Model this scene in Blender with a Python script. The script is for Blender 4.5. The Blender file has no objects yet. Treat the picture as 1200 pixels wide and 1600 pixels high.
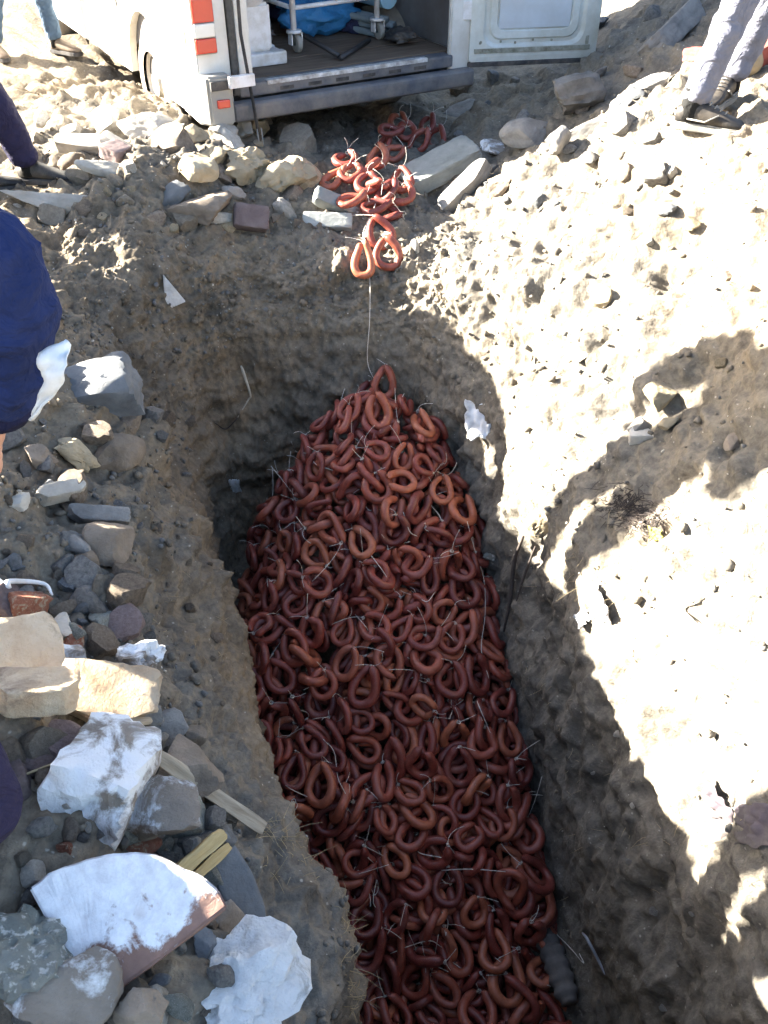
import bpy, bmesh, math, random
import numpy as np
from mathutils import Vector, Matrix, Quaternion, noise
from mathutils.bvhtree import BVHTree

# ------------------------------------------------------------------ camera, sky, sun, exposure
scene = bpy.context.scene
col = scene.collection
PITCH = math.radians(40.0)
EYE = Vector((0.0, 0.0, 1.7))
F = 1350.0 / 1600.0                      # focal length in picture heights
cam_d = bpy.data.cameras.new('camera')
cam_d.sensor_fit = 'VERTICAL'; cam_d.sensor_height = 24.0; cam_d.lens = 24.0 * F
cam_d.clip_start = 0.05; cam_d.clip_end = 1000
cam = bpy.data.objects.new('camera', cam_d); col.objects.link(cam)
cam.location = EYE
cam.rotation_euler = (math.pi / 2 - PITCH, 0, 0)
scene.camera = cam

LIGHT = Vector((1.0, -0.28, -0.45)).normalized()      # the way the sunlight travels
sun_elev = math.asin(-LIGHT.z)
sun_az = math.atan2(-LIGHT.x, -LIGHT.y)               # clockwise from +Y
world = bpy.data.worlds.new('World'); scene.world = world
world.use_nodes = True
wn = world.node_tree.nodes; wl = world.node_tree.links
bg = wn['Background']
sky = wn.new('ShaderNodeTexSky'); sky.sky_type = 'NISHITA'; sky.sun_disc = False
sky.sun_elevation = sun_elev; sky.sun_rotation = sun_az
sky.air_density = 1.0; sky.dust_density = 2.0; sky.ozone_density = 1.0
wl.new(sky.outputs[0], bg.inputs[0]); bg.inputs[1].default_value = 0.049
sun_d = bpy.data.lights.new('sun', 'SUN'); sun_d.energy = 5.0; sun_d.angle = math.radians(0.55)
sun_d.color = (1.0, 0.93, 0.80)
sun = bpy.data.objects.new('sun', sun_d); col.objects.link(sun)
sun.rotation_euler = (-LIGHT).to_track_quat('Z', 'Y').to_euler()
scene.view_settings.view_transform = 'Standard'
scene.view_settings.look = 'None'
scene.view_settings.gamma = 1.0
scene.view_settings.use_curve_mapping = False
scene.view_settings.exposure = 3.7
scene.cycles.max_bounces = 6
scene.cycles.diffuse_bounces = 3
scene.cycles.use_adaptive_sampling = True
scene.cycles.adaptive_threshold = 0.04

rnd = random.Random(11)
nprng = np.random.default_rng(5)

# ------------------------------------------------------------------ helpers
def tag(o, label=None, cat=None, group=None, kind=None):
    if label: o['label'] = label
    if cat: o['category'] = cat; o['kind'] = 'thing'
    if group: o['group'] = group
    if kind: o['kind'] = kind
    return o

def link(o, parent=None):
    col.objects.link(o)
    if parent is not None: o.parent = parent
    return o

def mesh_np(name, V, Fc, mat=None, smooth=True):
    """mesh from numpy vertices and equal-sized faces"""
    me = bpy.data.meshes.new(name)
    V = np.asarray(V, dtype=np.float32); Fc = np.asarray(Fc, dtype=np.int32)
    n, k = Fc.shape
    me.vertices.add(len(V)); me.vertices.foreach_set('co', V.ravel())
    me.loops.add(n * k); me.loops.foreach_set('vertex_index', Fc.ravel())
    me.polygons.add(n); me.polygons.foreach_set('loop_start', np.arange(n, dtype=np.int32) * k)
    me.update(calc_edges=True)
    me.polygons.foreach_set('use_smooth', np.full(n, smooth))
    if mat: me.materials.append(mat)
    me.update()
    return me

def obj_np(name, V, Fc, mat=None, parent=None, smooth=True):
    return link(bpy.data.objects.new(name, mesh_np(name, V, Fc, mat, smooth)), parent)

def empty(name, loc=(0, 0, 0), rot=None):
    o = bpy.data.objects.new(name, None); col.objects.link(o)
    o.location = loc; o.empty_display_size = 0.1
    if rot is not None: o.rotation_euler = rot
    return o

def from_bm(name, bm, mat, parent=None, smooth=False):
    me = bpy.data.meshes.new(name); bm.normal_update(); bm.to_mesh(me); bm.free()
    if mat: me.materials.append(mat)
    if smooth: me.polygons.foreach_set('use_smooth', np.full(len(me.polygons), True))
    return link(bpy.data.objects.new(name, me), parent)

def bm_box(bm, lo, hi, bevel=0.0, seg=2):
    r = bmesh.ops.create_cube(bm, size=1.0)
    vs = r['verts']
    for v in vs:
        v.co = Vector([lo[i] + (v.co[i] + 0.5) * (hi[i] - lo[i]) for i in range(3)])
    if bevel > 0:
        es = list({e for v in vs for e in v.link_edges})
        bmesh.ops.bevel(bm, geom=es, offset=bevel, segments=seg, profile=0.6, affect='EDGES')

def box(name, lo, hi, mat, parent=None, bevel=0.004, seg=2):
    bm = bmesh.new(); bm_box(bm, lo, hi, bevel, seg)
    return from_bm(name, bm, mat, parent)

def prism(name, pts, z0, z1, mat, parent=None, bevel=0.0, axis='z', smooth=False):
    """outline pts (2D) drawn out along an axis"""
    bm = bmesh.new()
    def P(a, b, c):
        return {'z': (a, b, c), 'y': (a, c, b), 'x': (c, a, b)}[axis]
    v0 = [bm.verts.new(P(a, b, z0)) for a, b in pts]; v1 = [bm.verts.new(P(a, b, z1)) for a, b in pts]
    n = len(pts)
    bm.faces.new(v0[::-1]); bm.faces.new(v1)
    for i in range(n): bm.faces.new((v0[i], v0[(i + 1) % n], v1[(i + 1) % n], v1[i]))
    bmesh.ops.recalc_face_normals(bm, faces=bm.faces)
    if bevel: bmesh.ops.bevel(bm, geom=list(bm.edges), offset=bevel, segments=2, affect='EDGES')
    return from_bm(name, bm, mat, parent, smooth)

def tube_arrays(pts, rad, n=8, caps=True):
    """swept tube through pts with a radius (or list of radii, or (rx, ry) pairs)"""
    pts = np.asarray(pts, float); m = len(pts)
    if np.isscalar(rad): rad = [rad] * m
    T = np.gradient(pts, axis=0); T /= np.linalg.norm(T, axis=1)[:, None] + 1e-12
    up = np.array([0, 0, 1.0]) if abs(T[0][2]) < 0.9 else np.array([1.0, 0, 0])
    N = np.cross(up, T[0]); N /= np.linalg.norm(N)
    V = []
    ang = np.arange(n) * 2 * math.pi / n
    for i in range(m):
        N = N - T[i] * N.dot(T[i]); N /= np.linalg.norm(N) + 1e-12
        B = np.cross(T[i], N)
        rx, ry = rad[i] if isinstance(rad[i], (tuple, list)) else (rad[i], rad[i])
        V.append(pts[i] + np.outer(np.cos(ang) * rx, N) + np.outer(np.sin(ang) * ry, B))
    V = np.concatenate(V)
    Fq = []
    for i in range(m - 1):
        for j in range(n):
            a = i * n + j; b = i * n + (j + 1) % n
            Fq.append((a, b, b + n, a + n))
    if caps:
        c0 = len(V); V = np.vstack([V, pts[0], pts[-1]])
        for j in range(n):
            Fq.append((c0, (j + 1) % n, j, j)); b = (m - 1) * n
            Fq.append((c0 + 1, b + j, b + (j + 1) % n, b + (j + 1) % n))
    return V, Fq

def mesh_mixed(name, V, Fc, mat, smooth=True):
    me = bpy.data.meshes.new(name)
    Fc = [tuple(dict.fromkeys(map(int, f))) for f in Fc]
    me.from_pydata([tuple(map(float, v)) for v in V], [], Fc); me.update()
    if mat: me.materials.append(mat)
    me.polygons.foreach_set('use_smooth', np.full(len(me.polygons), smooth))
    return me

def tube(name, pts, rad, mat, parent=None, n=8):
    V, Fq = tube_arrays(pts, rad, n)
    return link(bpy.data.objects.new(name, mesh_mixed(name, V, Fq, mat)), parent)

def smooth_path(pts, k=6):
    """Catmull-Rom through pts"""
    P = np.asarray(pts, float); P = np.vstack([2 * P[0] - P[1], P, 2 * P[-1] - P[-2]])
    out = []
    for i in range(1, len(P) - 2):
        for t in np.linspace(0, 1, k, endpoint=False):
            p0, p1, p2, p3 = P[i - 1:i + 3]
            out.append(.5 * (2 * p1 + (p2 - p0) * t + (2 * p0 - 5 * p1 + 4 * p2 - p3) * t * t + (3 * p1 - p0 - 3 * p2 + p3) * t ** 3))
    out.append(P[-2])
    return np.array(out)

# ------------------------------------------------------------------ numpy noise
_perm = np.random.default_rng(3).permutation(512).astype(np.int64)
_perm = np.concatenate([_perm, _perm, _perm])
_grad = np.random.default_rng(4).normal(size=(512, 3)); _grad /= np.linalg.norm(_grad, axis=1)[:, None]
def _hash(i, j, k):
    return _perm[_perm[_perm[i & 511] + (j & 511)] + (k & 511)]
def perlin(P):
    Pi = np.floor(P).astype(np.int64); f = P - Pi
    u = f * f * f * (f * (f * 6 - 15) + 10)
    res = 0
    for dx in (0, 1):
        wx = u[:, 0] if dx else 1 - u[:, 0]
        for dy in (0, 1):
            wy = u[:, 1] if dy else 1 - u[:, 1]
            for dz in (0, 1):
                wz = u[:, 2] if dz else 1 - u[:, 2]
                g = _grad[_hash(Pi[:, 0] + dx, Pi[:, 1] + dy, Pi[:, 2] + dz)]
                d = (f[:, 0] - dx) * g[:, 0] + (f[:, 1] - dy) * g[:, 1] + (f[:, 2] - dz) * g[:, 2]
                res = res + wx * wy * wz * d
    return res * 1.5
def fbm(P, octaves=4, gain=0.5):
    a = 1.0; s = 0; Q = np.array(P, float)
    for _ in range(octaves):
        s = s + a * perlin(Q); Q = Q * 2.03 + 17.3; a *= gain
    return s
def worley(P):
    """distance to the nearest cell point, and a random value of that cell"""
    Pi = np.floor(P).astype(np.int64)
    best = np.full(len(P), 9.0); val = np.zeros(len(P)); sec = np.full(len(P), 9.0)
    for dx in (-1, 0, 1):
        for dy in (-1, 0, 1):
            for dz in (-1, 0, 1):
                c = Pi + (dx, dy, dz)
                h = _hash(c[:, 0], c[:, 1], c[:, 2])
                q = c + 0.5 + _grad[h] * 0.42
                d = np.linalg.norm(P - q, axis=1)
                k = d < best
                sec = np.where(k, best, np.minimum(sec, d))
                val = np.where(k, (h % 97) / 97.0, val); best = np.where(k, d, best)
    return best, val, sec

# ------------------------------------------------------------------ materials
def nd(nt, typ, **kw):
    n = nt.nodes.new(typ)
    for k, v in kw.items(): setattr(n, k, v)
    return n
def ramp(nt, fac, stops):
    r = nd(nt, 'ShaderNodeValToRGB')
    el = r.color_ramp.elements
    while len(el) < len(stops): el.new(0.5)
    for e, (p, c) in zip(el, stops):
        e.position = p; e.color = (c[0], c[1], c[2], 1)
    nt.links.new(fac, r.inputs[0]); return r
def new_mat(name):
    m = bpy.data.materials.new(name); m.use_nodes = True
    nt = m.node_tree; b = nt.nodes['Principled BSDF']
    b.inputs['Specular IOR Level'].default_value = 0.25
    return m, nt, b
def nz(nt, coord, scale, detail=6, rough=0.6, dist=0.0):
    n = nd(nt, 'ShaderNodeTexNoise'); n.inputs['Scale'].default_value = scale
    n.inputs['Detail'].default_value = detail; n.inputs['Roughness'].default_value = rough
    n.inputs['Distortion'].default_value = dist
    nt.links.new(coord, n.inputs['Vector']); return n.outputs['Fac']
def mixc(nt, fac, a, b, mode='MIX'):
    m = nd(nt, 'ShaderNodeMix', data_type='RGBA', blend_type=mode)
    for s, v in ((0, fac), (6, a), (7, b)):
        if hasattr(v, 'node'): nt.links.new(v, m.inputs[s])
        elif s == 0: m.inputs[0].default_value = v
        else: m.inputs[s].default_value = (v[0], v[1], v[2], 1)
    return m.outputs[2]
def bump(nt, b, hs):
    """relief heights (field, strength, metres) summed into one bump"""
    tot = None
    for h, s, d in hs:
        m = nd(nt, 'ShaderNodeMath', operation='MULTIPLY'); nt.links.new(h, m.inputs[0]); m.inputs[1].default_value = s * d
        if tot is not None:
            a = nd(nt, 'ShaderNodeMath', operation='ADD'); nt.links.new(tot, a.inputs[0]); nt.links.new(m.outputs[0], a.inputs[1]); tot = a.outputs[0]
        else: tot = m.outputs[0]
    n = nd(nt, 'ShaderNodeBump'); n.inputs['Strength'].default_value = 1.0; n.inputs['Distance'].default_value = 1.0
    nt.links.new(tot, n.inputs['Height']); nt.links.new(n.outputs[0], b.inputs['Normal'])
def coords(nt, which='Object'):
    return nd(nt, 'ShaderNodeTexCoord').outputs[which]
def geo_pos(nt):
    return nd(nt, 'ShaderNodeNewGeometry').outputs['Position']

def mat_plain(name, c, rough=0.6, metal=0.0, var=0.12, scale=6.0, bumps=0.0, spec=0.3, dirt=None, dirt_amt=0.5):
    m, nt, b = new_mat(name)
    co = coords(nt)
    f = nz(nt, co, scale, 5, .6)
    r = ramp(nt, f, [(.25, [x * (1 - var) for x in c]), (.75, [min(1, x * (1 + var)) for x in c])])
    out = r.outputs[0]
    if dirt:
        g = nz(nt, co, scale * .6, 8, .7)
        rr = ramp(nt, g, [(.5 - .25 * dirt_amt, (0, 0, 0)), (.75, (1, 1, 1))])
        out = mixc(nt, rr.outputs[0], out, dirt)
    nt.links.new(out, b.inputs['Base Color'])
    b.inputs['Roughness'].default_value = rough; b.inputs['Metallic'].default_value = metal
    b.inputs['Specular IOR Level'].default_value = spec
    if bumps: bump(nt, b, [(nz(nt, co, scale * 6, 6, .65), .5, bumps)])
    return m

def mat_soil(name):
    m, nt, b = new_mat(name)
    p = geo_pos(nt)
    big = nz(nt, p, .9, 3, .5); mid = nz(nt, p, 4.5, 6, .65, .3); fine = nz(nt, p, 42, 6, .7)
    a = ramp(nt, big, [(.32, (.140, .130, .115)), (.5, (.172, .153, .126)), (.68, (.200, .168, .128))])
    c = ramp(nt, mid, [(.3, (.50, .51, .52)), (.5, (1, 1, 1)), (.72, (1.34, 1.29, 1.20))])
    c2 = mixc(nt, 1.0, a.outputs[0], c.outputs[0], 'MULTIPLY')
    e = ramp(nt, fine, [(.3, (.66, .66, .67)), (.6, (1.12, 1.11, 1.09))])
    c3 = mixc(nt, 1.0, c2, e.outputs[0], 'MULTIPLY')
    # the old brown fill on the left side of the cut, greyer clay on the right
    sx = nd(nt, 'ShaderNodeSeparateXYZ'); nt.links.new(p, sx.inputs[0])
    wob = nd(nt, 'ShaderNodeMath', operation='MULTIPLY_ADD'); wob.inputs[1].default_value = .9
    nt.links.new(mid, wob.inputs[0]); nt.links.new(sx.outputs[0], wob.inputs[2])
    mr = nd(nt, 'ShaderNodeMapRange'); mr.inputs[1].default_value = .35; mr.inputs[2].default_value = -.15; mr.inputs[3].default_value = 0; mr.inputs[4].default_value = .40
    nt.links.new(wob.outputs[0], mr.inputs[0])
    c3 = mixc(nt, mr.outputs[0], c3, mixc(nt, 1.0, c3, (1.08, .95, .80), 'MULTIPLY'))
    # pale grit
    v = nd(nt, 'ShaderNodeTexVoronoi'); v.inputs['Scale'].default_value = 38
    nt.links.new(p, v.inputs['Vector'])
    g = ramp(nt, v.outputs['Distance'], [(.10, (1, 1, 1)), (.2, (0, 0, 0))])
    sel = ramp(nt, nz(nt, p, 21, 2, .5), [(.56, (0, 0, 0)), (.62, (.8, .8, .8))])
    gg = mixc(nt, 1.0, g.outputs[0], sel.outputs[0], 'MULTIPLY')
    c4 = mixc(nt, gg, c3, (.40, .37, .31))
    nt.links.new(c4, b.inputs['Base Color'])
    b.inputs['Roughness'].default_value = .95; b.inputs['Specular IOR Level'].default_value = .08
    v2 = nd(nt, 'ShaderNodeTexVoronoi'); v2.inputs['Scale'].default_value = 26; nt.links.new(p, v2.inputs['Vector'])
    bump(nt, b, [(nz(nt, p, 11, 7, .68), .55, .03), (v2.outputs['Distance'], .35, .012), (nz(nt, p, 95, 3, .7), .6, .006)])
    return m

def mat_stone(name, stops, rough=.9, white=None, bump_d=.006, speck=None):
    m, nt, b = new_mat(name)
    co = coords(nt)
    info = nd(nt, 'ShaderNodeObjectInfo')
    sh = nd(nt, 'ShaderNodeVectorMath', operation='ADD'); nt.links.new(co, sh.inputs[0])
    sc = nd(nt, 'ShaderNodeVectorMath', operation='SCALE'); sc.inputs[0].default_value = (31, 17, 23)
    nt.links.new(info.outputs['Random'], sc.inputs['Scale']); nt.links.new(sc.outputs[0], sh.inputs[1])
    co = sh.outputs[0]
    f = nz(nt, co, 9, 8, .65, .4)
    a = ramp(nt, f, [(.28, stops[0]), (.5, stops[1]), (.72, stops[2])]).outputs[0]
    hv = nd(nt, 'ShaderNodeMapRange'); hv.inputs[3].default_value = .72; hv.inputs[4].default_value = 1.25
    nt.links.new(info.outputs['Random'], hv.inputs[0])
    vs = nd(nt, 'ShaderNodeVectorMath', operation='SCALE'); nt.links.new(a, vs.inputs[0]); nt.links.new(hv.outputs[0], vs.inputs['Scale'])
    a = vs.outputs[0]
    if speck:
        s = ramp(nt, nz(nt, co, 60, 3, .6), [(.55, (0, 0, 0)), (.66, (1, 1, 1))])
        a = mixc(nt, s.outputs[0], a, speck)
    if white:
        wc, lo, hi, wscale = white
        w = ramp(nt, nz(nt, co, wscale, 9, .68, .6), [(lo, (0, 0, 0)), (hi, (1, 1, 1))])
        a = mixc(nt, w.outputs[0], a, wc)
    nt.links.new(a, b.inputs['Base Color'])
    b.inputs['Roughness'].default_value = rough; b.inputs['Specular IOR Level'].default_value = .12
    bump(nt, b, [(nz(nt, co, 22, 8, .7), .8, bump_d * 2.4), (nz(nt, co, 120, 4, .7), .7, bump_d * .7)])
    return m

SOIL = mat_soil('soil')
M = {}
M['grey'] = mat_stone('grey_stone', [(.10, .098, .095), (.19, .182, .17), (.27, .255, .235)])
M['brown'] = mat_stone('brown_stone', [(.13, .105, .085), (.21, .172, .135), (.29, .24, .19)])
M['tan'] = mat_stone('tan_stone', [(.22, .18, .12), (.32, .265, .18), (.40, .34, .25)])
M['dust'] = mat_stone('dusty_stone', [(.15, .132, .108), (.21, .182, .145), (.27, .238, .19)])
M['pale'] = mat_stone('pale_stone', [(.30, .28, .24), (.42, .39, .34), (.52, .49, .44)])
M['limed'] = mat_stone('limed_stone', [(.16, .14, .12), (.25, .22, .19), (.30, .27, .24)], white=((.72, .74, .76), .42, .52, 7))
M['halflimed'] = mat_stone('patchy_stone', [(.15, .125, .105), (.22, .19, .16), (.28, .25, .215)], white=((.70, .72, .74), .52, .60, 6))
M['plaster'] = mat_stone('white_plaster', [(.50, .49, .46), (.70, .70, .69), (.78, .78, .77)], white=((.40, .385, .35), .60, .70, 11), bump_d=.016)
M['speckled'] = mat_stone('speckled_concrete', [(.18, .19, .165), (.27, .28, .25), (.36, .365, .33)], speck=(.50, .50, .47), bump_d=.01)
M['slate'] = mat_stone('dark_slate', [(.10, .105, .11), (.15, .155, .16), (.20, .205, .21)], bump_d=.003)
M['brick'] = mat_stone('fired_brick', [(.22, .085, .055), (.33, .14, .09), (.40, .20, .135)], white=((.46, .38, .28), .52, .62, 6))
M['brickgrey'] = mat_stone('mauve_brick', [(.14, .105, .10), (.19, .145, .14), (.24, .19, .18)], bump_d=.004)
M['cream'] = mat_stone('cream_tile', [(.40, .27, .17), (.50, .39, .27), (.58, .49, .37)], white=((.30, .22, .16), .56, .66, 8), bump_d=.007)
M['redbrick'] = mat_stone('red_brick', [(.22, .06, .05), (.30, .09, .075), (.34, .12, .10)], bump_d=.004)
M['block'] = mat_stone('grey_block', [(.19, .20, .19), (.25, .26, .245), (.31, .315, .295)], bump_d=.004)

def mat_tile_top():
    m, nt, b = new_mat('mortared_terracotta')
    co = coords(nt); ge = nd(nt, 'ShaderNodeNewGeometry')
    body = ramp(nt, nz(nt, co, 14, 6, .6), [(.3, (.17, .105, .085)), (.7, (.27, .165, .13))]).outputs[0]
    sep = nd(nt, 'ShaderNodeSeparateXYZ'); nt.links.new(co, sep.inputs[0])
    n = nz(nt, co, 9, 8, .65, .3)
    # mortar skin: a patch with its own outline in the tile's coordinates
    add = nd(nt, 'ShaderNodeMath', operation='MULTIPLY_ADD'); add.inputs[1].default_value = 2.2
    nt.links.new(sep.outputs[1], add.inputs[0]); nt.links.new(n, add.inputs[2])
    k = ramp(nt, add.outputs[0], [(.36, (0, 0, 0)), (.42, (1, 1, 1))])
    zz = ramp(nt, sep.outputs[2], [(.010, (0, 0, 0)), (.016, (1, 1, 1))])
    kk = mixc(nt, 1.0, k.outputs[0], zz.outputs[0], 'MULTIPLY')
    wc = ramp(nt, nz(nt, co, 40, 6, .7), [(.3, (.58, .58, .60)), (.6, (.76, .77, .79))])
    nt.links.new(mixc(nt, kk, body, wc.outputs[0]), b.inputs['Base Color'])
    b.inputs['Roughness'].default_value = .9
    bump(nt, b, [(nz(nt, co, 70, 6, .7), .6, .004), (kk, .5, .004)])
    return m
M['tile'] = mat_tile_top()

def mat_wood(name, c0, c1, scale=30):
    m, nt, b = new_mat(name)
    co = coords(nt)
    mp = nd(nt, 'ShaderNodeMapping'); mp.inputs['Scale'].default_value = (1.2, 14, 14); nt.links.new(co, mp.inputs[0])
    f = nz(nt, mp.outputs[0], scale / 6, 8, .7, .5)
    nt.links.new(ramp(nt, f, [(.3, c0), (.7, c1)]).outputs[0], b.inputs['Base Color'])
    b.inputs['Roughness'].default_value = .8
    bump(nt, b, [(f, .6, .004)])
    return m
M['wood'] = mat_wood('split_wood', (.30, .21, .09), (.52, .40, .20))
M['drywood'] = mat_wood('dry_bark', (.24, .19, .13), (.46, .40, .31))
M['root'] = mat_plain('pale_root', (.45, .40, .32), .8, var=.3, scale=20, bumps=.002)
M['darkroot'] = mat_plain('dark_root', (.055, .045, .04), .9, var=.4, scale=20)
M['straw'] = mat_plain('dry_straw', (.34, .27, .16), .85, var=.35, scale=15)
M['plastic'] = mat_plain('white_plastic', (.70, .71, .72), .45, var=.12, scale=9, spec=.4, dirt=(.36, .33, .28), dirt_amt=.4)
M['greyfilm'] = mat_plain('grey_film', (.28, .29, .31), .35, var=.25, scale=9, spec=.5)
M['darkcloth'] = mat_plain('dark_cloth', (.075, .062, .075), .9, var=.35, scale=9, bumps=.003, dirt=(.17, .15, .12), dirt_amt=.4)
M['leaf'] = mat_plain('yellow_leaf', (.30, .30, .07), .6, var=.3, scale=15)
M['string'] = mat_plain('cotton_string', (.60, .56, .50), .8, var=.15, scale=40)

def mat_sausage():
    m, nt, b = new_mat('sausage_casing')
    co = coords(nt); info = nd(nt, 'ShaderNodeObjectInfo'); ge = nd(nt, 'ShaderNodeNewGeometry')
    ad = nd(nt, 'ShaderNodeMath', operation='ADD'); nt.links.new(info.outputs['Random'], ad.inputs[0]); nt.links.new(ge.outputs['Random Per Island'], ad.inputs[1])
    fr = nd(nt, 'ShaderNodeMath', operation='FRACT'); nt.links.new(ad.outputs[0], fr.inputs[0])
    base = ramp(nt, fr.outputs[0], [(.0, (.112, .018, .015)), (.35, (.185, .034, .024)), (.7, (.245, .053, .033)), (1.0, (.38, .118, .058))])
    f = nz(nt, ge.outputs['Position'], 26, 5, .6)
    v = ramp(nt, f, [(.3, (.62, .58, .58)), (.55, (1, 1, 1)), (.75, (1.2, 1.25, 1.25))])
    c = mixc(nt, 1.0, base.outputs[0], v.outputs[0], 'MULTIPLY')
    # dusty bloom on the casing
    d = ramp(nt, nz(nt, ge.outputs['Position'], 9, 7, .7), [(.48, (0, 0, 0)), (.75, (.40, .40, .40))])
    c = mixc(nt, d.outputs[0], c, (.32, .15, .12))
    vf = nd(nt, 'ShaderNodeTexVoronoi'); vf.inputs['Scale'].default_value = 210; nt.links.new(ge.outputs['Position'], vf.inputs['Vector'])
    fl = ramp(nt, vf.outputs['Distance'], [(.12, (.45, .45, .45)), (.30, (0, 0, 0))])
    c = mixc(nt, fl.outputs[0], c, (.42, .20, .14))
    nt.links.new(c, b.inputs['Base Color'])
    rr = nd(nt, 'ShaderNodeMapRange'); rr.inputs[3].default_value = .22; rr.inputs[4].default_value = .60
    nt.links.new(f, rr.inputs[0]); nt.links.new(rr.outputs[0], b.inputs['Roughness'])
    b.inputs['Specular IOR Level'].default_value = .45
    bump(nt, b, [(nz(nt, ge.outputs['Position'], 130, 4, .6), .35, .0012), (nz(nt, ge.outputs['Position'], 34, 3, .5), .3, .004)])
    return m
M['sausage'] = mat_sausage()

# ------------------------------------------------------------------ the ground with its trench
# stations round the trench; rows: floor edge, mid wall, rim, bank, beyond, far off
ST = [
 [(.42, .62, -2.35), (.40, .50, -1.3), (.40, .36, -.20), (.40, .05, -.02), (.40, -1.0, 0), (.40, -4, 0)],
 [(.08, .74, -2.33), (-.02, .68, -1.3), (-.08, .58, -.35), (-.38, .22, -.02), (-1.0, -.8, 0), (-2.4, -3.6, 0)],
 [(-.06, 1.08, -2.3), (-.10, 1.04, -1.3), (-.08, 1.00, -.52), (-.36, .92, -.14), (-.98, .86, .34), (-3.6, .2, .3)],  # outer bank raised out of view, added to shade the near rubble
 [(-.27, 1.50, -2.2), (-.32, 1.46, -1.25), (-.28, 1.40, -.60), (-.57, 1.38, -.13), (-1.15, 1.45, .03), (-3.8, 1.5, .1)],
 [(-.53, 2.08, -2.05), (-.56, 2.06, -1.4), (-.49, 2.03, -.85), (-.77, 1.98, -.20), (-1.25, 2.0, .16), (-3.9, 2.2, .3)],
 [(-.76, 2.76, -1.92), (-.72, 2.76, -1.45), (-.69, 2.75, -1.0), (-.92, 2.68, -.22), (-1.40, 2.72, .14), (-4, 3.2, .3)],
 [(-.88, 3.48, -1.8), (-.94, 3.50, -1.3), (-1.02, 3.52, -.85), (-1.27, 3.62, -.15), (-1.55, 3.95, .02), (-4, 5.0, .2)],
 [(-.74, 3.74, -1.76), (-.80, 3.84, -1.1), (-.86, 4.00, -.50), (-.92, 4.24, -.12), (-1.20, 4.80, .20), (-2.2, 7.2, .0)],
 [(-.35, 3.78, -1.74), (-.36, 3.90, -1.05), (-.37, 4.07, -.45), (-.38, 4.30, -.20), (-.42, 4.95, .02), (-.6, 7.2, -.2)],
 [(.12, 3.70, -1.74), (.13, 3.82, -1.05), (.14, 3.98, -.48), (.20, 4.20, -.20), (.38, 4.80, -.04), (1.40, 7.4, .0)],
 [(.40, 3.42, -1.78), (.43, 3.46, -1.1), (.48, 3.50, -.58), (.66, 3.74, -.06), (1.10, 4.30, .42), (2.75, 6.9, 1.1)],
 [(.53, 2.74, -1.92), (.60, 2.75, -1.2), (.66, 2.77, -.58), (.94, 2.92, .02), (1.44, 3.20, .66), (3.9, 4.2, 1.3)],
 [(.66, 2.10, -2.05), (.74, 2.10, -1.2), (.81, 2.12, -.50), (1.08, 2.18, .06), (1.50, 2.28, .62), (4.0, 2.8, 1.3)],
 [(.78, 1.40, -2.2), (.86, 1.40, -1.2), (.96, 1.40, -.40), (1.22, 1.42, .08), (1.62, 1.45, .50), (4.0, 1.4, 1.1)],
 [(.86, .84, -2.3), (.95, .78, -1.2), (1.02, .72, -.32), (1.26, .62, .0), (1.65, .4, .10), (3.4, -1.4, .2)],
 [(.72, .66, -2.34), (.74, .52, -1.3), (.80, .42, -.22), (.92, .12, 0), (1.2, -.8, 0), (2.0, -3.6, 0)],
]
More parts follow.
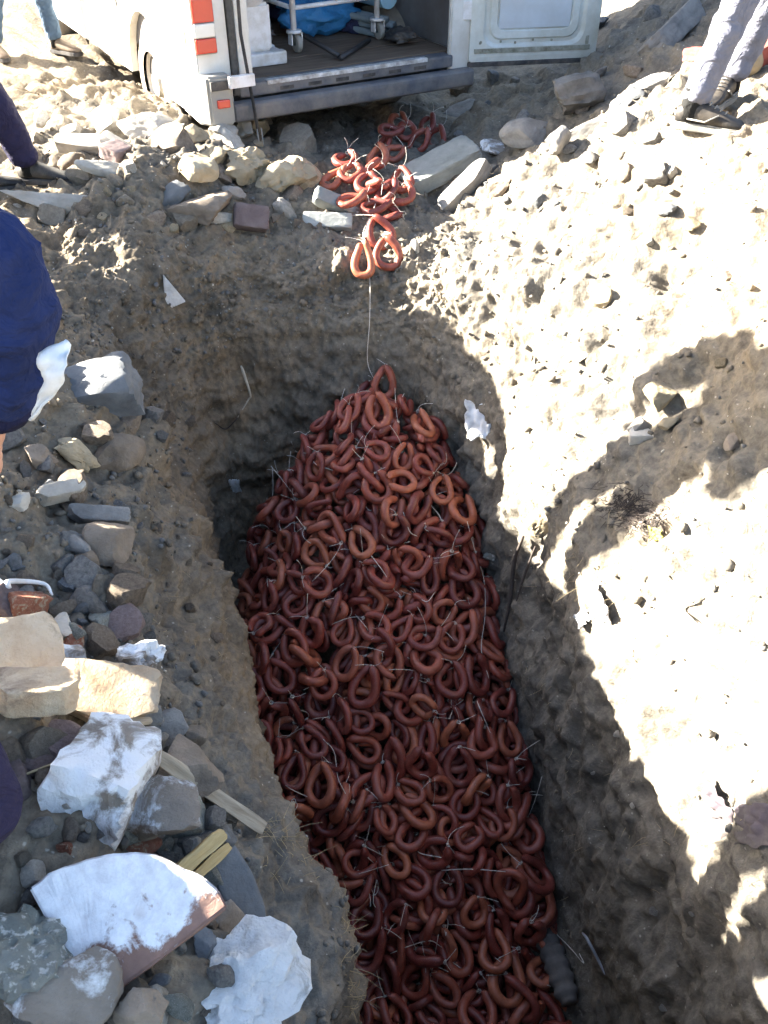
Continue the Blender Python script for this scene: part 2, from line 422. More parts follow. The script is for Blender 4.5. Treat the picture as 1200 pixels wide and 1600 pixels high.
def build_ground():
    A = np.array(ST, float); n = len(A)
    ctr = A[:, 0].mean(0)
    C = np.tile(np.array([.05, 2.2, -2.12]), (n, 1))
    far = A[:, 5].copy(); d = far - np.array([.2, 2.2, 0]); d[:, 2] = 0
    d /= np.linalg.norm(d, axis=1)[:, None]
    B1 = far + d * 9; B1[:, 2] = .1 + .5 * (d[:, 0] > .3)
    B2 = far + d * 400; B2[:, 2] = 0
    A = np.concatenate([C[:, None], A, B1[:, None], B2[:, None]], 1)      # rows: C F M R O1 O2 O3 B1 B2
    # s sampling: dense where the camera looks
    w = np.linalg.norm(np.roll(A[:, 4], -1, 0) - A[:, 4], axis=1)
    wt = np.array([.3, .5, 1, 1, 1, 1, 1.1, 1.2, 1.2, 1.2, 1.2, 1, 1, .9, .4, .3])
    cnt = np.maximum(6, (w * wt * 100).astype(int))
    rows = []
    for i in range(n):
        p0, p1, p2, p3 = A[(i - 1) % n], A[i], A[(i + 1) % n], A[(i + 2) % n]
        for t in np.arange(cnt[i]) / cnt[i]:
            rows.append(.5 * (2 * p1 + (p2 - p0) * t + (2 * p0 - 5 * p1 + 4 * p2 - p3) * t * t + (3 * p1 - p0 - 3 * p2 + p3) * t ** 3))
    K = np.array(rows)                                       # (S, 9, 3)
    seg = [10, 40, 40, 58, 64, 100, 30, 14]
    cols = []; rowid = []
    for j, m in enumerate(seg):
        for q in range(m):
            t = q / m
            if j == 5: t = t ** 1.35
            if j >= 6: t = t ** 2
            cols.append(K[:, j] * (1 - t) + K[:, j + 1] * t); rowid.append(j + q / m)
    cols.append(K[:, -1]); rowid.append(8.0)
    G = np.stack(cols, 1); rowid = np.array(rowid)
    # round the profile corners
    for _ in range(26):
        H = G.copy(); H[:, 1:-1] = .5 * G[:, 1:-1] + .25 * (G[:, :-2] + G[:, 2:])
        k = (rowid[1:-1] < 5.5)
        G[:, 1:-1][:, k] = H[:, 1:-1][:, k]
    S, Rr = G.shape[:2]
    def normals(G):
        a = np.roll(G, -1, 0) - np.roll(G, 1, 0); b = np.gradient(G, axis=1)
        N = np.cross(b, a); N /= np.linalg.norm(N, axis=2)[..., None] + 1e-9
        return N
    N = normals(G)
    if N[:, 200, 2].mean() < 0: N = -N
    P = G.reshape(-1, 3); rid = np.broadcast_to(rowid, (S, Rr)).reshape(-1)
    wallk = np.clip(1 - np.abs(rid - 2.1) / 1.1, 0, 1)       # on the trench walls
    topk = np.clip((rid - 2.9) / .7, 0, 1)                   # on the banks
    fade = np.clip((7.2 - rid) / 1.2, 0, 1)
    right = np.clip((P[:, 0] - .25) / .4, 0, 1)
    leftslope = np.clip(1 - np.abs(rid - 3.4) / .7, 0, 1) * (1 - right)
    big = fbm(P * 1.5, 3) * .085
    lump = fbm(P * 5.2 + 9, 4, .55)
    rough = fbm(P * 17 + 3, 4, .6)
    act = rid > 2.6
    def cells(sc, off, warp):
        d = np.full(len(P), 1.0); v = np.zeros(len(P))
        q = P[act] * sc + off
        q = q + np.stack([perlin(q * .8 + 3.3), perlin(q * .8 + 9.1), perlin(q * .8 + 5.7)], 1) * warp
        d[act], v[act], _ = worley(q)
        return d, v
    d1, v1 = cells(5.5, 0, .9)
    clod = np.clip(.58 - d1, 0, 1) * np.clip((v1 - .62) * 4, 0, 1) * (.4 + v1)
    d2, v2 = cells(17, 5.1, .9)
    crumb = np.clip(.58 - d2, 0, 1) * np.clip((v2 - .5) * 3, 0, 1) * (.4 + v2)
    ridge = 1 - np.abs(fbm(P * np.array([3.0, 3.0, 1.1]) + 31, 4))
    patch = np.clip(fbm(P * 2.2 + 50, 2) * 1.8 + .45, 0, 1)  # loose crumbly ground here, packed ground there
    disp = big * fade * (.5 + .5 * topk)
    disp += lump * (.058 * wallk * (1 - .35 * right) + .050 * topk * (1 - .35 * right)) * fade
    disp += rough * (.018 + .004 * topk - .012 * topk * right) * fade
    disp += clod * (.02 * wallk + .105 * topk * (1 - .6 * leftslope) * (1 - .78 * right) * (.35 + .65 * patch)) * fade
    disp += crumb * (.008 + .030 * topk * patch * (1 - .80 * right)) * fade
    slump = fbm(P * 3.1 + 140, 4, .6)
    disp += np.abs(slump) * .07 * topk * right * fade
    disp += (ridge - .75) * .10 * wallk
    lay = fbm(P * np.array([1.2, 1.2, 9.0]) + 13, 3)
    disp += np.round(lay * 3) / 3 * .034 * (wallk + 1.0 * leftslope) * (1 - .6 * right)
    # pits with dark mouths in the loose mound
    pit = np.clip(fbm(P * 6.3 + 77, 3) - .42, 0, 1) * topk * right
    disp -= pit * .10 * fade
    # gouges left by the digger bucket down the walls
    gou = np.sin((P[:, 0] * .6 + P[:, 1]) * 26 + lump * 2.4) * .011 * (wallk + leftslope * .9)
    disp += gou
    disp *= np.clip((rid - .5), 0, 1)
    Q = P + N.reshape(-1, 3) * disp[:, None]
    idx = np.arange(S * Rr).reshape(S, Rr)
    nx = np.roll(idx, -1, 0)
    Fq = np.stack([idx[:, :-1], idx[:, 1:], nx[:, 1:], nx[:, :-1]], -1).reshape(-1, 4)
    # make the faces look outward
    a, b, c = Q[Fq[50000, 0]], Q[Fq[50000, 1]], Q[Fq[50000, 2]]
    if np.dot(np.cross(b - a, c - a), N.reshape(-1, 3)[Fq[50000, 0]]) < 0: Fq = Fq[:, ::-1]
    # close the middle of the floor
    o = obj_np('ground', Q, Fq, SOIL)
    tag(o, kind='structure')
    return o, Q, Fq, rid
ground, GV, GF, GR = build_ground()
BVH = BVHTree.FromPolygons(GV.tolist(), GF.tolist())

CP, SP = math.cos(PITCH), math.sin(PITCH)
def pix_dir(px, py):
    a = (px - 600) / 1350.0; b = (800 - py) / 1350.0
    return Vector((a, CP + b * SP, -(SP - b * CP)))
def at(px, py):
    """where the ground lies in the direction of a picture point: point, normal, metres per pixel there"""
    d = pix_dir(px, py)
    hit, nrm, i, dist = BVH.ray_cast(EYE, d.normalized())
    if hit is None: hit = EYE + d * 6; nrm = Vector((0, 0, 1))
    if nrm.z < 0 and nrm.dot(d) > 0: nrm = -nrm
    zc = hit.y * CP + (EYE.z - hit.z) * SP
    return hit, nrm, zc / 1350.0
def drop(x, y):
    hit, nrm, i, dist = BVH.ray_cast(Vector((x, y, 4)), Vector((0, 0, -1)))
    return (hit.z if hit else 0.0), (nrm if hit else Vector((0, 0, 1)))

def top_of(x, y, r=.06):
    return max(drop(x + r * math.cos(a), y + r * math.sin(a))[0] for a in np.linspace(0, 6.28, 7))

# ------------------------------------------------------------------ rocks
def ico(sub):
    bm = bmesh.new(); bmesh.ops.create_icosphere(bm, subdivisions=sub, radius=1.0)
    V = np.array([v.co[:] for v in bm.verts]); Fc = np.array([[v.index for v in f.verts] for f in bm.faces]); bm.free()
    return V, Fc
ICO = {k: ico(k) for k in (1, 2, 3, 4)}
def rock_arrays(seed, dims, kind='rock', sub=3, cuts=13, rough=.05):
    rg = np.random.default_rng(seed)
    V, Fc = ICO[sub]; V = V.copy()
    if kind == 'slab':
        p = 16.0; V = V / (np.abs(V) ** p).sum(1)[:, None] ** (1 / p)
        for _ in range(5):
            a = rg.uniform(0, 2 * math.pi); n = np.array([math.cos(a), math.sin(a), rg.normal(0, .08)]); n /= np.linalg.norm(n)
            o = rg.uniform(.88, 1.12); d = V @ n - o; V = V - np.outer(np.clip(d, 0, None), n)
    elif kind == 'block':
        p = 22.0; V = V / (np.abs(V) ** p).sum(1)[:, None] ** (1 / p)
        for _ in range(2):
            n = rg.normal(size=3); n /= np.linalg.norm(n); d = V @ n - 1.32; V = V - np.outer(np.clip(d, 0, None), n)
    else:
        r = np.full(len(V), 1.0)
        for _ in range(cuts):
            n = rg.normal(size=3); n /= np.linalg.norm(n); o = rg.uniform(.42, .80)
            c = V @ n
            r = np.minimum(r, np.where(c > .05, o / np.maximum(c, .05), 9))
        V = V * r[:, None]
        V = V / np.abs(V).max(0)
    nl = rough * .8 if kind not in ('block',) else rough * .5
    nrm = V / np.linalg.norm(V, axis=1)[:, None]
    dd = fbm(V * 1.7 + seed * 1.37, 4, .55) * nl * 1.6 + fbm(V * 6 + seed * .77, 3, .6) * nl * .45
    hi = fbm(V * 13 + seed * .31, 3, .6)
    dd = dd + hi * nl * .22 - np.clip(np.abs(fbm(V * 3.3 + seed, 3)) - .34, 0, 1) * nl * 2.4
    V = V + nrm * dd[:, None]
    if kind == 'lump':
        V = V + nrm * (fbm(V * 2.6 + seed, 5, .65) * .20)[:, None]
    V = V * np.array(dims) / 2
    return V, Fc
def frame_on(nrm, yaw, tilt=0.6):
    n = (Vector((0, 0, 1)) * (1 - tilt) + nrm * tilt).normalized()
    x = Vector((math.cos(yaw), math.sin(yaw), 0)); x = (x - n * x.dot(n)).normalized()
    y = n.cross(x)
    return Matrix((x, y, n)).transposed()
def place(o, px, py, yaw, sink=.25, hz=.1, tilt=.6, lift=0.0, extra=None):
    hit, nrm, s = at(px, py)
    R3 = frame_on(nrm, yaw, tilt)
    if extra: R3 = R3 @ extra
    o.matrix_world = Matrix.Translation(hit + nrm * (hz * (.5 - sink)) + Vector((0, 0, lift))) @ R3.to_4x4()
def stone(px, py, wpx, dpx, h, yaw, kind, mat, name, cat, label, sink=.25, tilt=.6, lift=0.0, seed=None, rough=.05, sub=4, ex=None, group=None, cuts=13):
    hit, nrm, s = at(px, py)
    dims = (wpx * s, dpx * s, h)
    sd = seed if seed is not None else int(px * 7 + py * 3)
    V, Fc = rock_arrays(sd, dims, kind, sub, cuts, rough)
    o = obj_np(name, V, Fc, M[mat])
    e3 = Matrix.Rotation(math.radians(ex[0]), 3, 'X') @ Matrix.Rotation(math.radians(ex[1]), 3, 'Y') if ex else None
    place(o, px, py, math.radians(yaw), sink, h, tilt, lift, e3)
    o.data.set_sharp_from_angle(angle=math.radians(38))
    tag(o, label, cat, group)
    return o

# ------------------------------------------------------------------ stones, bricks and blocks one can point to
HERO = [
 # px, py, width px, depth px, height m, yaw, kind, material, name, category, label, options
 (150, 1258, 175, 125, .17, 78, 'block', 'limed', 'concrete_chunk', 'rubble', 'large whitish lime-crusted chunk between the navy trouser leg and the brown boulder', dict(sink=.2, rough=.16, lift=.02)),
 (252, 1312, 132, 150, .15, 20, 'rock', 'halflimed', 'boulder', 'stone', 'brown boulder with white patches directly above the mortar-covered tile', dict(sink=.2, lift=.03, seed=5, cuts=9)),
 (132, 1398, 110, 110, .10, 30, 'rock', 'speckled', 'grey_stone', 'stone', 'rounded pale grey stone tucked behind the mortar-covered tile', dict(sink=.3)),
 (58, 1500, 135, 170, .13, 10, 'lump', 'speckled', 'concrete_lump', 'rubble', 'speckled greenish grey concrete lump at the lower left edge', dict(sink=.2, rough=.08)),
 (112, 1575, 175, 120, .10, 15, 'rock', 'halflimed', 'grey_slab', 'stone', 'smooth grey stone with a white smear below the mortar-covered tile', dict(sink=.15, lift=.04, cuts=7)),
 (238, 1592, 90, 70, .08, 40, 'rock', 'brown', 'brown_stone', 'stone', 'small brown stone at the bottom edge beside the white plaster lump', dict(sink=.3, lift=.03)),
 (376, 1560, 205, 190, .12, 5, 'lump', 'plaster', 'plaster_lump', 'rubble', 'bright white knobbly plaster lump at the bottom near the trench edge', dict(sink=.12, rough=.1, lift=.03, sub=4)),
 (283, 1218, 120, 120, .11, 160, 'rock', 'brown', 'brown_stone', 'stone', 'large brown stone at the upper end of the dry bark strip', dict(sink=.3)),
 (340, 1440, 60, 90, .06, 70, 'rock', 'brown', 'brown_stone', 'stone', 'small brown stone between the mortar-covered tile and the dark slate plank', dict(sink=.2, lift=.02)),
 (315, 1480, 45, 60, .06, 30, 'rock', 'slate', 'dark_stone', 'stone', 'small dark stone touching the right edge of the mortar-covered tile', dict(sink=.2)),
 (338, 1320, 50, 60, .06, 0, 'rock', 'grey', 'grey_stone', 'stone', 'small grey stone under the two split yellow wood pieces', dict(sink=.3)),
 (38, 1052, 115, 130, .10, 28, 'slab', 'cream', 'brick_slab', 'brick', 'sunlit orange-edged brick slab, the highest of the three sunlit pieces', dict(sink=.1, lift=.05, ex=(-6, 6))),
 (58, 1122, 125, 70, .07, 24, 'slab', 'cream', 'cream_slab', 'tile', 'long narrow sunlit cream slab lying below the orange-edged brick', dict(sink=.1, lift=.05, ex=(8, -4))),
 (176, 1112, 98, 150, .05, 92, 'slab', 'cream', 'cream_tile', 'tile', 'flat sunlit cream tile with ragged edges standing above the whitish chunk', dict(sink=.0, lift=.05, rough=.08, ex=(12, 0))),
 (120, 1085, 110, 60, .05, 25, 'slab', 'brickgrey', 'mauve_slab', 'tile', 'dark mauve slab wedged between the sunlit slabs and cream tile', dict(sink=.2, lift=.02)),
 (215, 1052, 85, 75, .10, 30, 'lump', 'limed', 'mortar_lump', 'rubble', 'crumbly white and blue-grey mortar lump just above the cream tile', dict(sink=.2, rough=.12)),
 (105, 1028, 80, 60, .08, 10, 'rock', 'limed', 'grey_stone', 'stone', 'grey stone with white flecks right of the orange-edged brick', dict(sink=.2)),
 (98, 986, 42, 52, .06, 50, 'rock', 'pale', 'pale_stone', 'stone', 'small bright pointed stone above the flecked grey stone', dict(sink=.2)),
 (62, 1000, 60, 45, .06, 30, 'rock', 'grey', 'grey_stone', 'stone', 'small grey stone left of the bright pointed stone', dict(sink=.2)),
 (262, 1140, 60, 60, .07, 60, 'rock', 'grey', 'grey_stone', 'stone', 'angular grey stone right of the cream tile', dict(sink=.25)),
 (228, 1118, 40, 50, .06, 80, 'rock', 'grey', 'grey_stone', 'stone', 'small grey stone wedged against the right edge of the cream tile', dict(sink=.2)),
 (300, 1150, 45, 35, .04, 20, 'rock', 'brown', 'brown_stone', 'stone', 'small brown stone on the slope above the bark strip', dict(sink=.3)),
 (168, 850, 95, 90, .10, 35, 'rock', 'brown', 'brown_stone', 'stone', 'wedge-shaped grey-brown stone lowest of the stones on the left bank slope', dict(sink=.3, cuts=6)),
 (118, 856, 80, 30, .05, -38, 'rock', 'grey', 'grey_stone', 'stone', 'narrow elongated grey stone lying beside the wedge-shaped stone', dict(sink=.1, cuts=6)),
 (128, 892, 60, 70, .07, 20, 'rock', 'brown', 'brown_stone', 'stone', 'rounded brown stone below the narrow elongated stone', dict(sink=.3)),
 (152, 806, 92, 26, .05, 6, 'slab', 'grey', 'flat_stone', 'stone', 'flat grey stone lying above the wedge-shaped stone', dict(sink=.1)),
 (88, 778, 82, 26, .05, 32, 'slab', 'pale', 'flat_stone', 'stone', 'pale flat slab with a sunlit end above the flat grey stone', dict(sink=.0, lift=.02, ex=(-15, 0))),
 (26, 790, 52, 45, .06, 15, 'rock', 'pale', 'pale_stone', 'stone', 'bright stone at the left edge under the hand in the blue sleeve', dict(sink=.2)),
 (148, 616, 135, 80, .18, 12, 'block', 'slate', 'stone_block', 'block', 'dark squared stone block below the white cloth on the blue sleeve', dict(sink=.48, rough=.12)),
 (172, 704, 105, 70, .15, 28, 'rock', 'brown', 'brown_stone', 'stone', 'brown angular block below the dark squared stone block', dict(sink=.35, cuts=6)),
 (105, 715, 85, 50, .10, 15, 'rock', 'tan', 'clay_clod', 'clod', 'yellowish sunlit clay clod just right of the hand', dict(sink=.2, rough=.12)),
 (60, 720, 60, 45, .08, 40, 'rock', 'brown', 'brown_stone', 'stone', 'brown stone directly below the fingertips of the hand', dict(sink=.3)),
 # the bank between van and trench
 (78, 322, 150, 34, .09, 8, 'rock', 'pale', 'pale_stone', 'stone', 'long pale log-shaped stone in front of the dark boot', dict(sink=.15, cuts=7)),
 (138, 231, 80, 22, .06, 4, 'slab', 'pale', 'flat_stone', 'stone', 'pale flat stone, left of the two flat ones below the rear wheel', dict(sink=.1)),
 (180, 236, 46, 22, .06, -4, 'slab', 'pale', 'flat_stone', 'stone', 'short pale flat stone, right of the two flat ones below the rear wheel', dict(sink=.1)),
 (172, 274, 90, 26, .07, 6, 'rock', 'pale', 'pale_stone', 'stone', 'pale elongated stone midway between boot and grey rubble', dict(sink=.15)),
 (190, 246, 34, 26, .06, 50, 'slab', 'brickgrey', 'brick_fragment', 'brick', 'pinkish brick fragment leaning beside the pale flat stones', dict(sink=.0, ex=(35, 20))),
 (228, 208, 80, 40, .13, 12, 'rock', 'pale', 'pale_stone', 'stone', 'large pale stone against the underside of the van beside its wheel', dict(sink=.2, cuts=7)),
 (296, 270, 62, 46, .11, 30, 'rock', 'tan', 'tan_stone', 'stone', 'sunlit tan stone in the middle of the heap below the bumper corner', dict(sink=.15)),
 (348, 214, 42, 26, .08, 10, 'rock', 'pale', 'pale_stone', 'stone', 'pale squarish stone directly below the tail of the van', dict(sink=.15)),
 (308, 216, 34, 24, .07, 30, 'rock', 'tan', 'tan_stone', 'stone', 'small tan stone left of the pale squarish stone at the van', dict(sink=.15)),
 (386, 212, 32, 26, .09, 30, 'rock', 'pale', 'pale_stone', 'stone', 'pale stone below the hanging strap of the van', dict(sink=.15)),
 (412, 204, 30, 26, .10, 70, 'rock', 'tan', 'tan_stone', 'stone', 'pointed sunlit stone topping the right end of the heap', dict(sink=.1)),
 (346, 248, 46, 34, .10, 0, 'rock', 'tan', 'clay_clod', 'clod', 'sunlit clay clod between the squarish stone and the rounded boulder', dict(sink=.2, rough=.12)),
 (390, 262, 70, 48, .14, 20, 'lump', 'tan', 'clay_clod', 'clod', 'large crumbly sunlit clod left of the big yellow clod', dict(sink=.2, rough=.14, sub=4)),
 (450, 292, 92, 62, .20, 20, 'rock', 'tan', 'clay_boulder', 'clod', 'biggest yellow sunlit clod beside the ring sausages at the trench head', dict(sink=.22, rough=.12, cuts=9, sub=4)),
 (318, 330, 96, 50, .13, 6, 'rock', 'brown', 'rounded_boulder', 'stone', 'rounded grey-brown boulder left of the mauve brick', dict(sink=.25, rough=.06, cuts=5)),
 (279, 312, 54, 34, .09, 20, 'rock', 'slate', 'dark_stone', 'stone', 'dark bluish stone behind the rounded boulder', dict(sink=.2)),
 (390, 338, 54, 36, .09, -4, 'block', 'brickgrey', 'mauve_brick', 'brick', 'squared mauve brick right of the rounded boulder', dict(sink=.2)),
 (362, 308, 34, 26, .07, 30, 'rock', 'grey', 'grey_stone', 'stone', 'small grey stone behind the mauve brick', dict(sink=.2)),
 (524, 320, 80, 24, .07, -4, 'block', 'block', 'grey_brick', 'brick', 'upper of the two grey bricks beside the heap of sausages at the trench head', dict(sink=.2)),
 (512, 346, 76, 24, .06, -2, 'block', 'block', 'grey_brick', 'brick', 'lower of the two grey bricks beside the heap of sausages at the trench head', dict(sink=.2)),
 (690, 266, 122, 62, .10, 26, 'block', 'block', 'concrete_block', 'block', 'grey rectangular concrete block right of the sausages behind the van', dict(sink=.1, ex=(-8, 0))),
 (730, 292, 80, 24, .06, 28, 'slab', 'grey', 'flat_stone', 'stone', 'flat grey stone leaning below the rectangular concrete block', dict(sink=.2)),
 (830, 217, 82, 52, .13, 12, 'rock', 'grey', 'grey_stone', 'stone', 'smooth grey stone left of the small rounded stone below the van door', dict(sink=.25, cuts=6)),
 (905, 172, 80, 56, .20, 20, 'rock', 'grey', 'grey_boulder', 'stone', 'largest rough grey boulder below the open van door', dict(sink=.25, rough=.1)),
 (925, 206, 84, 28, .09, 14, 'rock', 'grey', 'flat_stone', 'stone', 'elongated flat grey stone just below the largest boulder', dict(sink=.2)),
 (876, 230, 48, 36, .10, 20, 'rock', 'grey', 'grey_stone', 'stone', 'small rounded grey stone below the elongated flat one', dict(sink=.25)),
 (770, 240, 36, 40, .07, 60, 'rock', 'limed', 'limed_stone', 'stone', 'small white-flecked stone right of the rectangular concrete block', dict(sink=.2)),
 (785, 292, 50, 56, .10, 60, 'rock', 'brown', 'brown_stone', 'stone', 'brown stone at the shaded foot of the sunlit mound', dict(sink=.3)),
 (716, 175, 52, 36, .07, 10, 'rock', 'grey', 'grey_stone', 'stone', 'half-buried grey stone under the right end of the van sill', dict(sink=.4)),
 (1062, 58, 110, 34, .10, 38, 'slab', 'grey', 'stone_slab', 'stone', 'long grey stone slab leaning on the dark heap beside the grey trousers', dict(sink=.1, ex=(-20, 0))),
 (1022, 136, 24, 46, .07, 75, 'rock', 'grey', 'grey_stone', 'stone', 'small upright grey stone between the boulder and the grey trousers', dict(sink=.2)),
 (968, 172, 40, 26, .06, 20, 'rock', 'slate', 'dark_stone', 'stone', 'small dark stone right of the largest grey boulder', dict(sink=.25)),
 (1186, 92, 50, 60, .12, 20, 'block', 'redbrick', 'red_brick', 'brick', 'red brick at the right edge behind the grey trousers', dict(sink=.1)),
 (1148, 118, 44, 52, .12, 60, 'rock', 'tan', 'tan_stone', 'stone', 'pointed sunlit stone between the red brick and the rear shoe', dict(sink=.1, cuts=6)),
 (1096, 92, 24, 40, .05, 40, 'slab', 'redbrick', 'brick_fragment', 'brick', 'dull red brick fragment in the shade left of the grey trousers', dict(sink=.2)),
 # the sunlit mound
 (1034, 622, 52, 56, .10, 40, 'rock', 'tan', 'tan_stone', 'stone', 'cream stone above the shadow on the sunlit mound', dict(sink=.2)),
 (1004, 686, 42, 26, .05, -8, 'slab', 'pale', 'flat_stone', 'stone', 'flat whitish stone where the human shadow begins on the mound', dict(sink=.1)),
 (1004, 668, 30, 20, .04, 10, 'slab', 'grey', 'flat_stone', 'stone', 'small flat grey stone just above the flat whitish stone', dict(sink=.1)),
 (1050, 662, 36, 26, .05, 20, 'rock', 'tan', 'tan_stone', 'stone', 'small tan stone right of the flat whitish stone', dict(sink=.2)),
 (1150, 690, 46, 30, .05, 40, 'rock', 'brown', 'brown_stone', 'stone', 'flat brown stone half buried inside the human shadow', dict(sink=.45)),
 (1135, 438, 32, 22, .05, 5, 'rock', 'brown', 'brown_stone', 'stone', 'lone dark brown stone high on the sunlit mound', dict(sink=.3)),
 (848, 820, 46, 50, .10, 30, 'rock', 'tan', 'clay_clod', 'clod', 'sunlit clod jutting over the trench from the right rim', dict(sink=.2, rough=.12)),
 (766, 866, 20, 14, .03, 20, 'rock', 'speckled', 'pebble', 'stone', 'small greenish pebble beside the right edge of the sausage heap', dict(sink=.0, lift=.0)),
]
for (px, py, w, d, h, yaw, kind, mat, name, cat, label, kw) in HERO:
    if py < 420 and kind != 'block': w, d, h = w * 1.22, d * 1.3, h * 1.25
    stone(px, py, w, d, h, yaw, kind, mat, name, cat, label, **kw)

# the quarter of a terracotta tile with its skin of white mortar
def mortar_tile():
    hit, nrm, s = at(212, 1462)
    th = np.linspace(math.radians(0), math.radians(92), 12)
    R = 215 * s
    pts = [(-.42 * R, -.40 * R)] + [(-.42 * R + R * math.cos(t) * (1 + .02 * math.sin(9 * t)), -.40 * R + R * math.sin(t) * .92) for t in th]
    bm = bmesh.new()
    v0 = [bm.verts.new((a, b, -.02)) for a, b in pts]; v1 = [bm.verts.new((a, b, .018)) for a, b in pts]
    bm.faces.new(v0[::-1]); bm.faces.new(v1)
    for i in range(len(pts)): bm.faces.new((v0[i], v0[(i + 1) % len(pts)], v1[(i + 1) % len(pts)], v1[i]))
    bmesh.ops.recalc_face_normals(bm, faces=bm.faces)
    bmesh.ops.bevel(bm, geom=list(bm.edges), offset=.004, segments=2, affect='EDGES')
    bmesh.ops.triangulate(bm, faces=bm.faces)
    bmesh.ops.subdivide_edges(bm, edges=[e for e in bm.edges if e.calc_length() > .03], cuts=4, use_grid_fill=True)
    for v in bm.verts:
        v.co += Vector(v.co).normalized() * .006 * noise.noise(v.co * 22) + Vector((0, 0, .005 * noise.noise(v.co * 30)))
    o = from_bm('mortared_tile', bm, M['tile'])
    n = Vector((.16, -.30, .92)).normalized()
    x = Vector((math.cos(.70), math.sin(.70), 0)); x = (x - n * x.dot(n)).normalized()
    o.matrix_world = Matrix.Translation(hit + Vector((0, 0, .10))) @ Matrix((x, n.cross(x), n)).transposed().to_4x4()
    tag(o, 'quarter-round terracotta tile fragment covered with white mortar', 'tile')
mortar_tile()

# loose rubble nobody would call by name: one object each, alike ones share a label
RUB = [rock_arrays(900 + i, (1, rnd.uniform(.6, .95), rnd.uniform(.45, .8)), 'rock' if i % 4 else 'slab', 3, 12, .06) for i in range(10)]
RMESH = {}
def rubble(n, box_px, size, mats, label, group, seed, name='rubble_stone', poly=None, mind=26, bias=1.6, sink=.0):
    rg = random.Random(seed); got = []; tries = 0
    while len(got) < n and tries < n * 40:
        tries += 1
        px = rg.uniform(box_px[0], box_px[2]); py = rg.uniform(box_px[1], box_px[3])
        if poly and not poly(px, py): continue
        if any(abs(px - a) < mind and abs(py - b) < mind * .7 for a, b in got): continue
        got.append((px, py))
        hit, nrm, s = at(px, py)
        sz = (size[0] + (size[1] - size[0]) * rg.random() ** bias) * s
        k = rg.randrange(10); mt = rg.choice(mats)
        if (k, mt) not in RMESH:
            me = mesh_np('rubble', RUB[k][0], RUB[k][1], M[mt]); me.set_sharp_from_angle(angle=math.radians(40)); RMESH[(k, mt)] = me
        o = link(bpy.data.objects.new(name, RMESH[(k, mt)]))
        R3 = frame_on(nrm, rg.uniform(0, 6.28), .7) @ Matrix.Rotation(rg.gauss(0, .3), 3, 'X')
        o.matrix_world = Matrix.Translation(hit + nrm * sz * (.08 - sink * rg.random() * 2)) @ R3.to_4x4() @ Matrix.Scale(sz, 4)
        if label: tag(o, label, 'stone', group)
        else: o.name = 'embedded_stone'; mw_ = o.matrix_world.copy(); o.parent = ground; o.matrix_world = mw_
rubble(66, (20, 190, 480, 365), (14, 66), ['dust', 'tan', 'dust', 'brown', 'pale'], 'small sunlit stone of the loose heap between van wheel and trench head', 'stones of the heap beside the van', 1, mind=20, bias=2.4, sink=.12)
rubble(60, (0, 640, 250, 1180), (14, 60), ['grey', 'brown', 'grey', 'slate'], 'small grey stone of the shaded rubble on the left bank below the blue sleeve', 'stones of the left bank rubble', 2, poly=lambda x, y: x < 250 - (y - 640) * .05, mind=20, bias=2.0)
rubble(70, (0, 1150, 440, 1600), (14, 62), ['grey', 'brown', 'dust', 'grey', 'pale'], 'small stone filling the gaps of the rubble around the mortar-covered tile', 'stones of the near rubble', 3, poly=lambda x, y: x < 300 + (y - 1160) * .3, mind=16, bias=2.0)
rubble(36, (700, 20, 1050, 330), (12, 40), ['grey', 'brown', 'slate', 'grey'], 'small grey stone of the shaded ground between the open van door and the mound', 'stones of the shaded ground behind the van', 4, poly=lambda x, y: y > 110 or x > 915)
rubble(16, (430, 200, 720, 400), (8, 26), ['grey', 'brown', 'pale'], 'small stone on the shaded ground around the upper sausages', 'stones near the trench head', 5, mind=30)
rubble(8, (880, 230, 1195, 640), (12, 34), ['tan', 'tan', 'pale'], 'small sunlit lump embedded in the bright mound', 'lumps in the sunlit mound', 6, mind=36)

rubble(22, (230, 640, 420, 1320), (8, 26), ['dust', 'brown', 'grey'], None, None, 7, poly=lambda x, y: 200 + (y - 640) * .22 < x < 300 + (y - 640) * .12, mind=30, sink=.1)
rubble(20, (860, 900, 1195, 1590), (7, 20), ['dust', 'grey', 'pale'], None, None, 8, poly=lambda x, y: x > 860 and y > 1000 + (x - 860) * .6, mind=36, sink=.1)

rubble(34, (0, 900, 260, 1240), (34, 78), ['grey', 'dust', 'brick', 'brown', 'brickgrey', 'speckled'], 'dusty broken masonry chunk in the jumble around the sunlit slabs', 'masonry chunks around the sunlit slabs', 21, 'masonry_chunk', poly=lambda x, y: x < 225 and not (x < 230 and 1015 < y < 1160), mind=34, bias=1.3)
rubble(30, (60, 1180, 420, 1600), (34, 80), ['grey', 'dust', 'brick', 'brown', 'slate', 'speckled'], 'dusty broken masonry chunk in the jumble around the mortar-covered tile', 'masonry chunks around the tile', 22, 'masonry_chunk', poly=lambda x, y: x < 290 + (y - 1180) * .22 and not (80 < x < 310 and 1360 < y < 1530), mind=38, bias=1.3)
def shard():
    hit, nrm, s = at(264, 452)
    o = prism('white_shard', [(-16 * s, -26 * s), (18 * s, -22 * s), (-2 * s, 30 * s)], -.008, .012, M['plaster'], None, .003)
    n = (nrm + Vector((0, -.6, .4))).normalized(); u = Vector((-.15, 0, 1)); u = (u - n * u.dot(n)).normalized()
    o.matrix_world = Matrix.Translation(hit + n * .03) @ Matrix((u.cross(n), u, n)).transposed().to_4x4()
    tag(o, 'white triangular shard stuck in the far trench wall', 'tile')
shard()

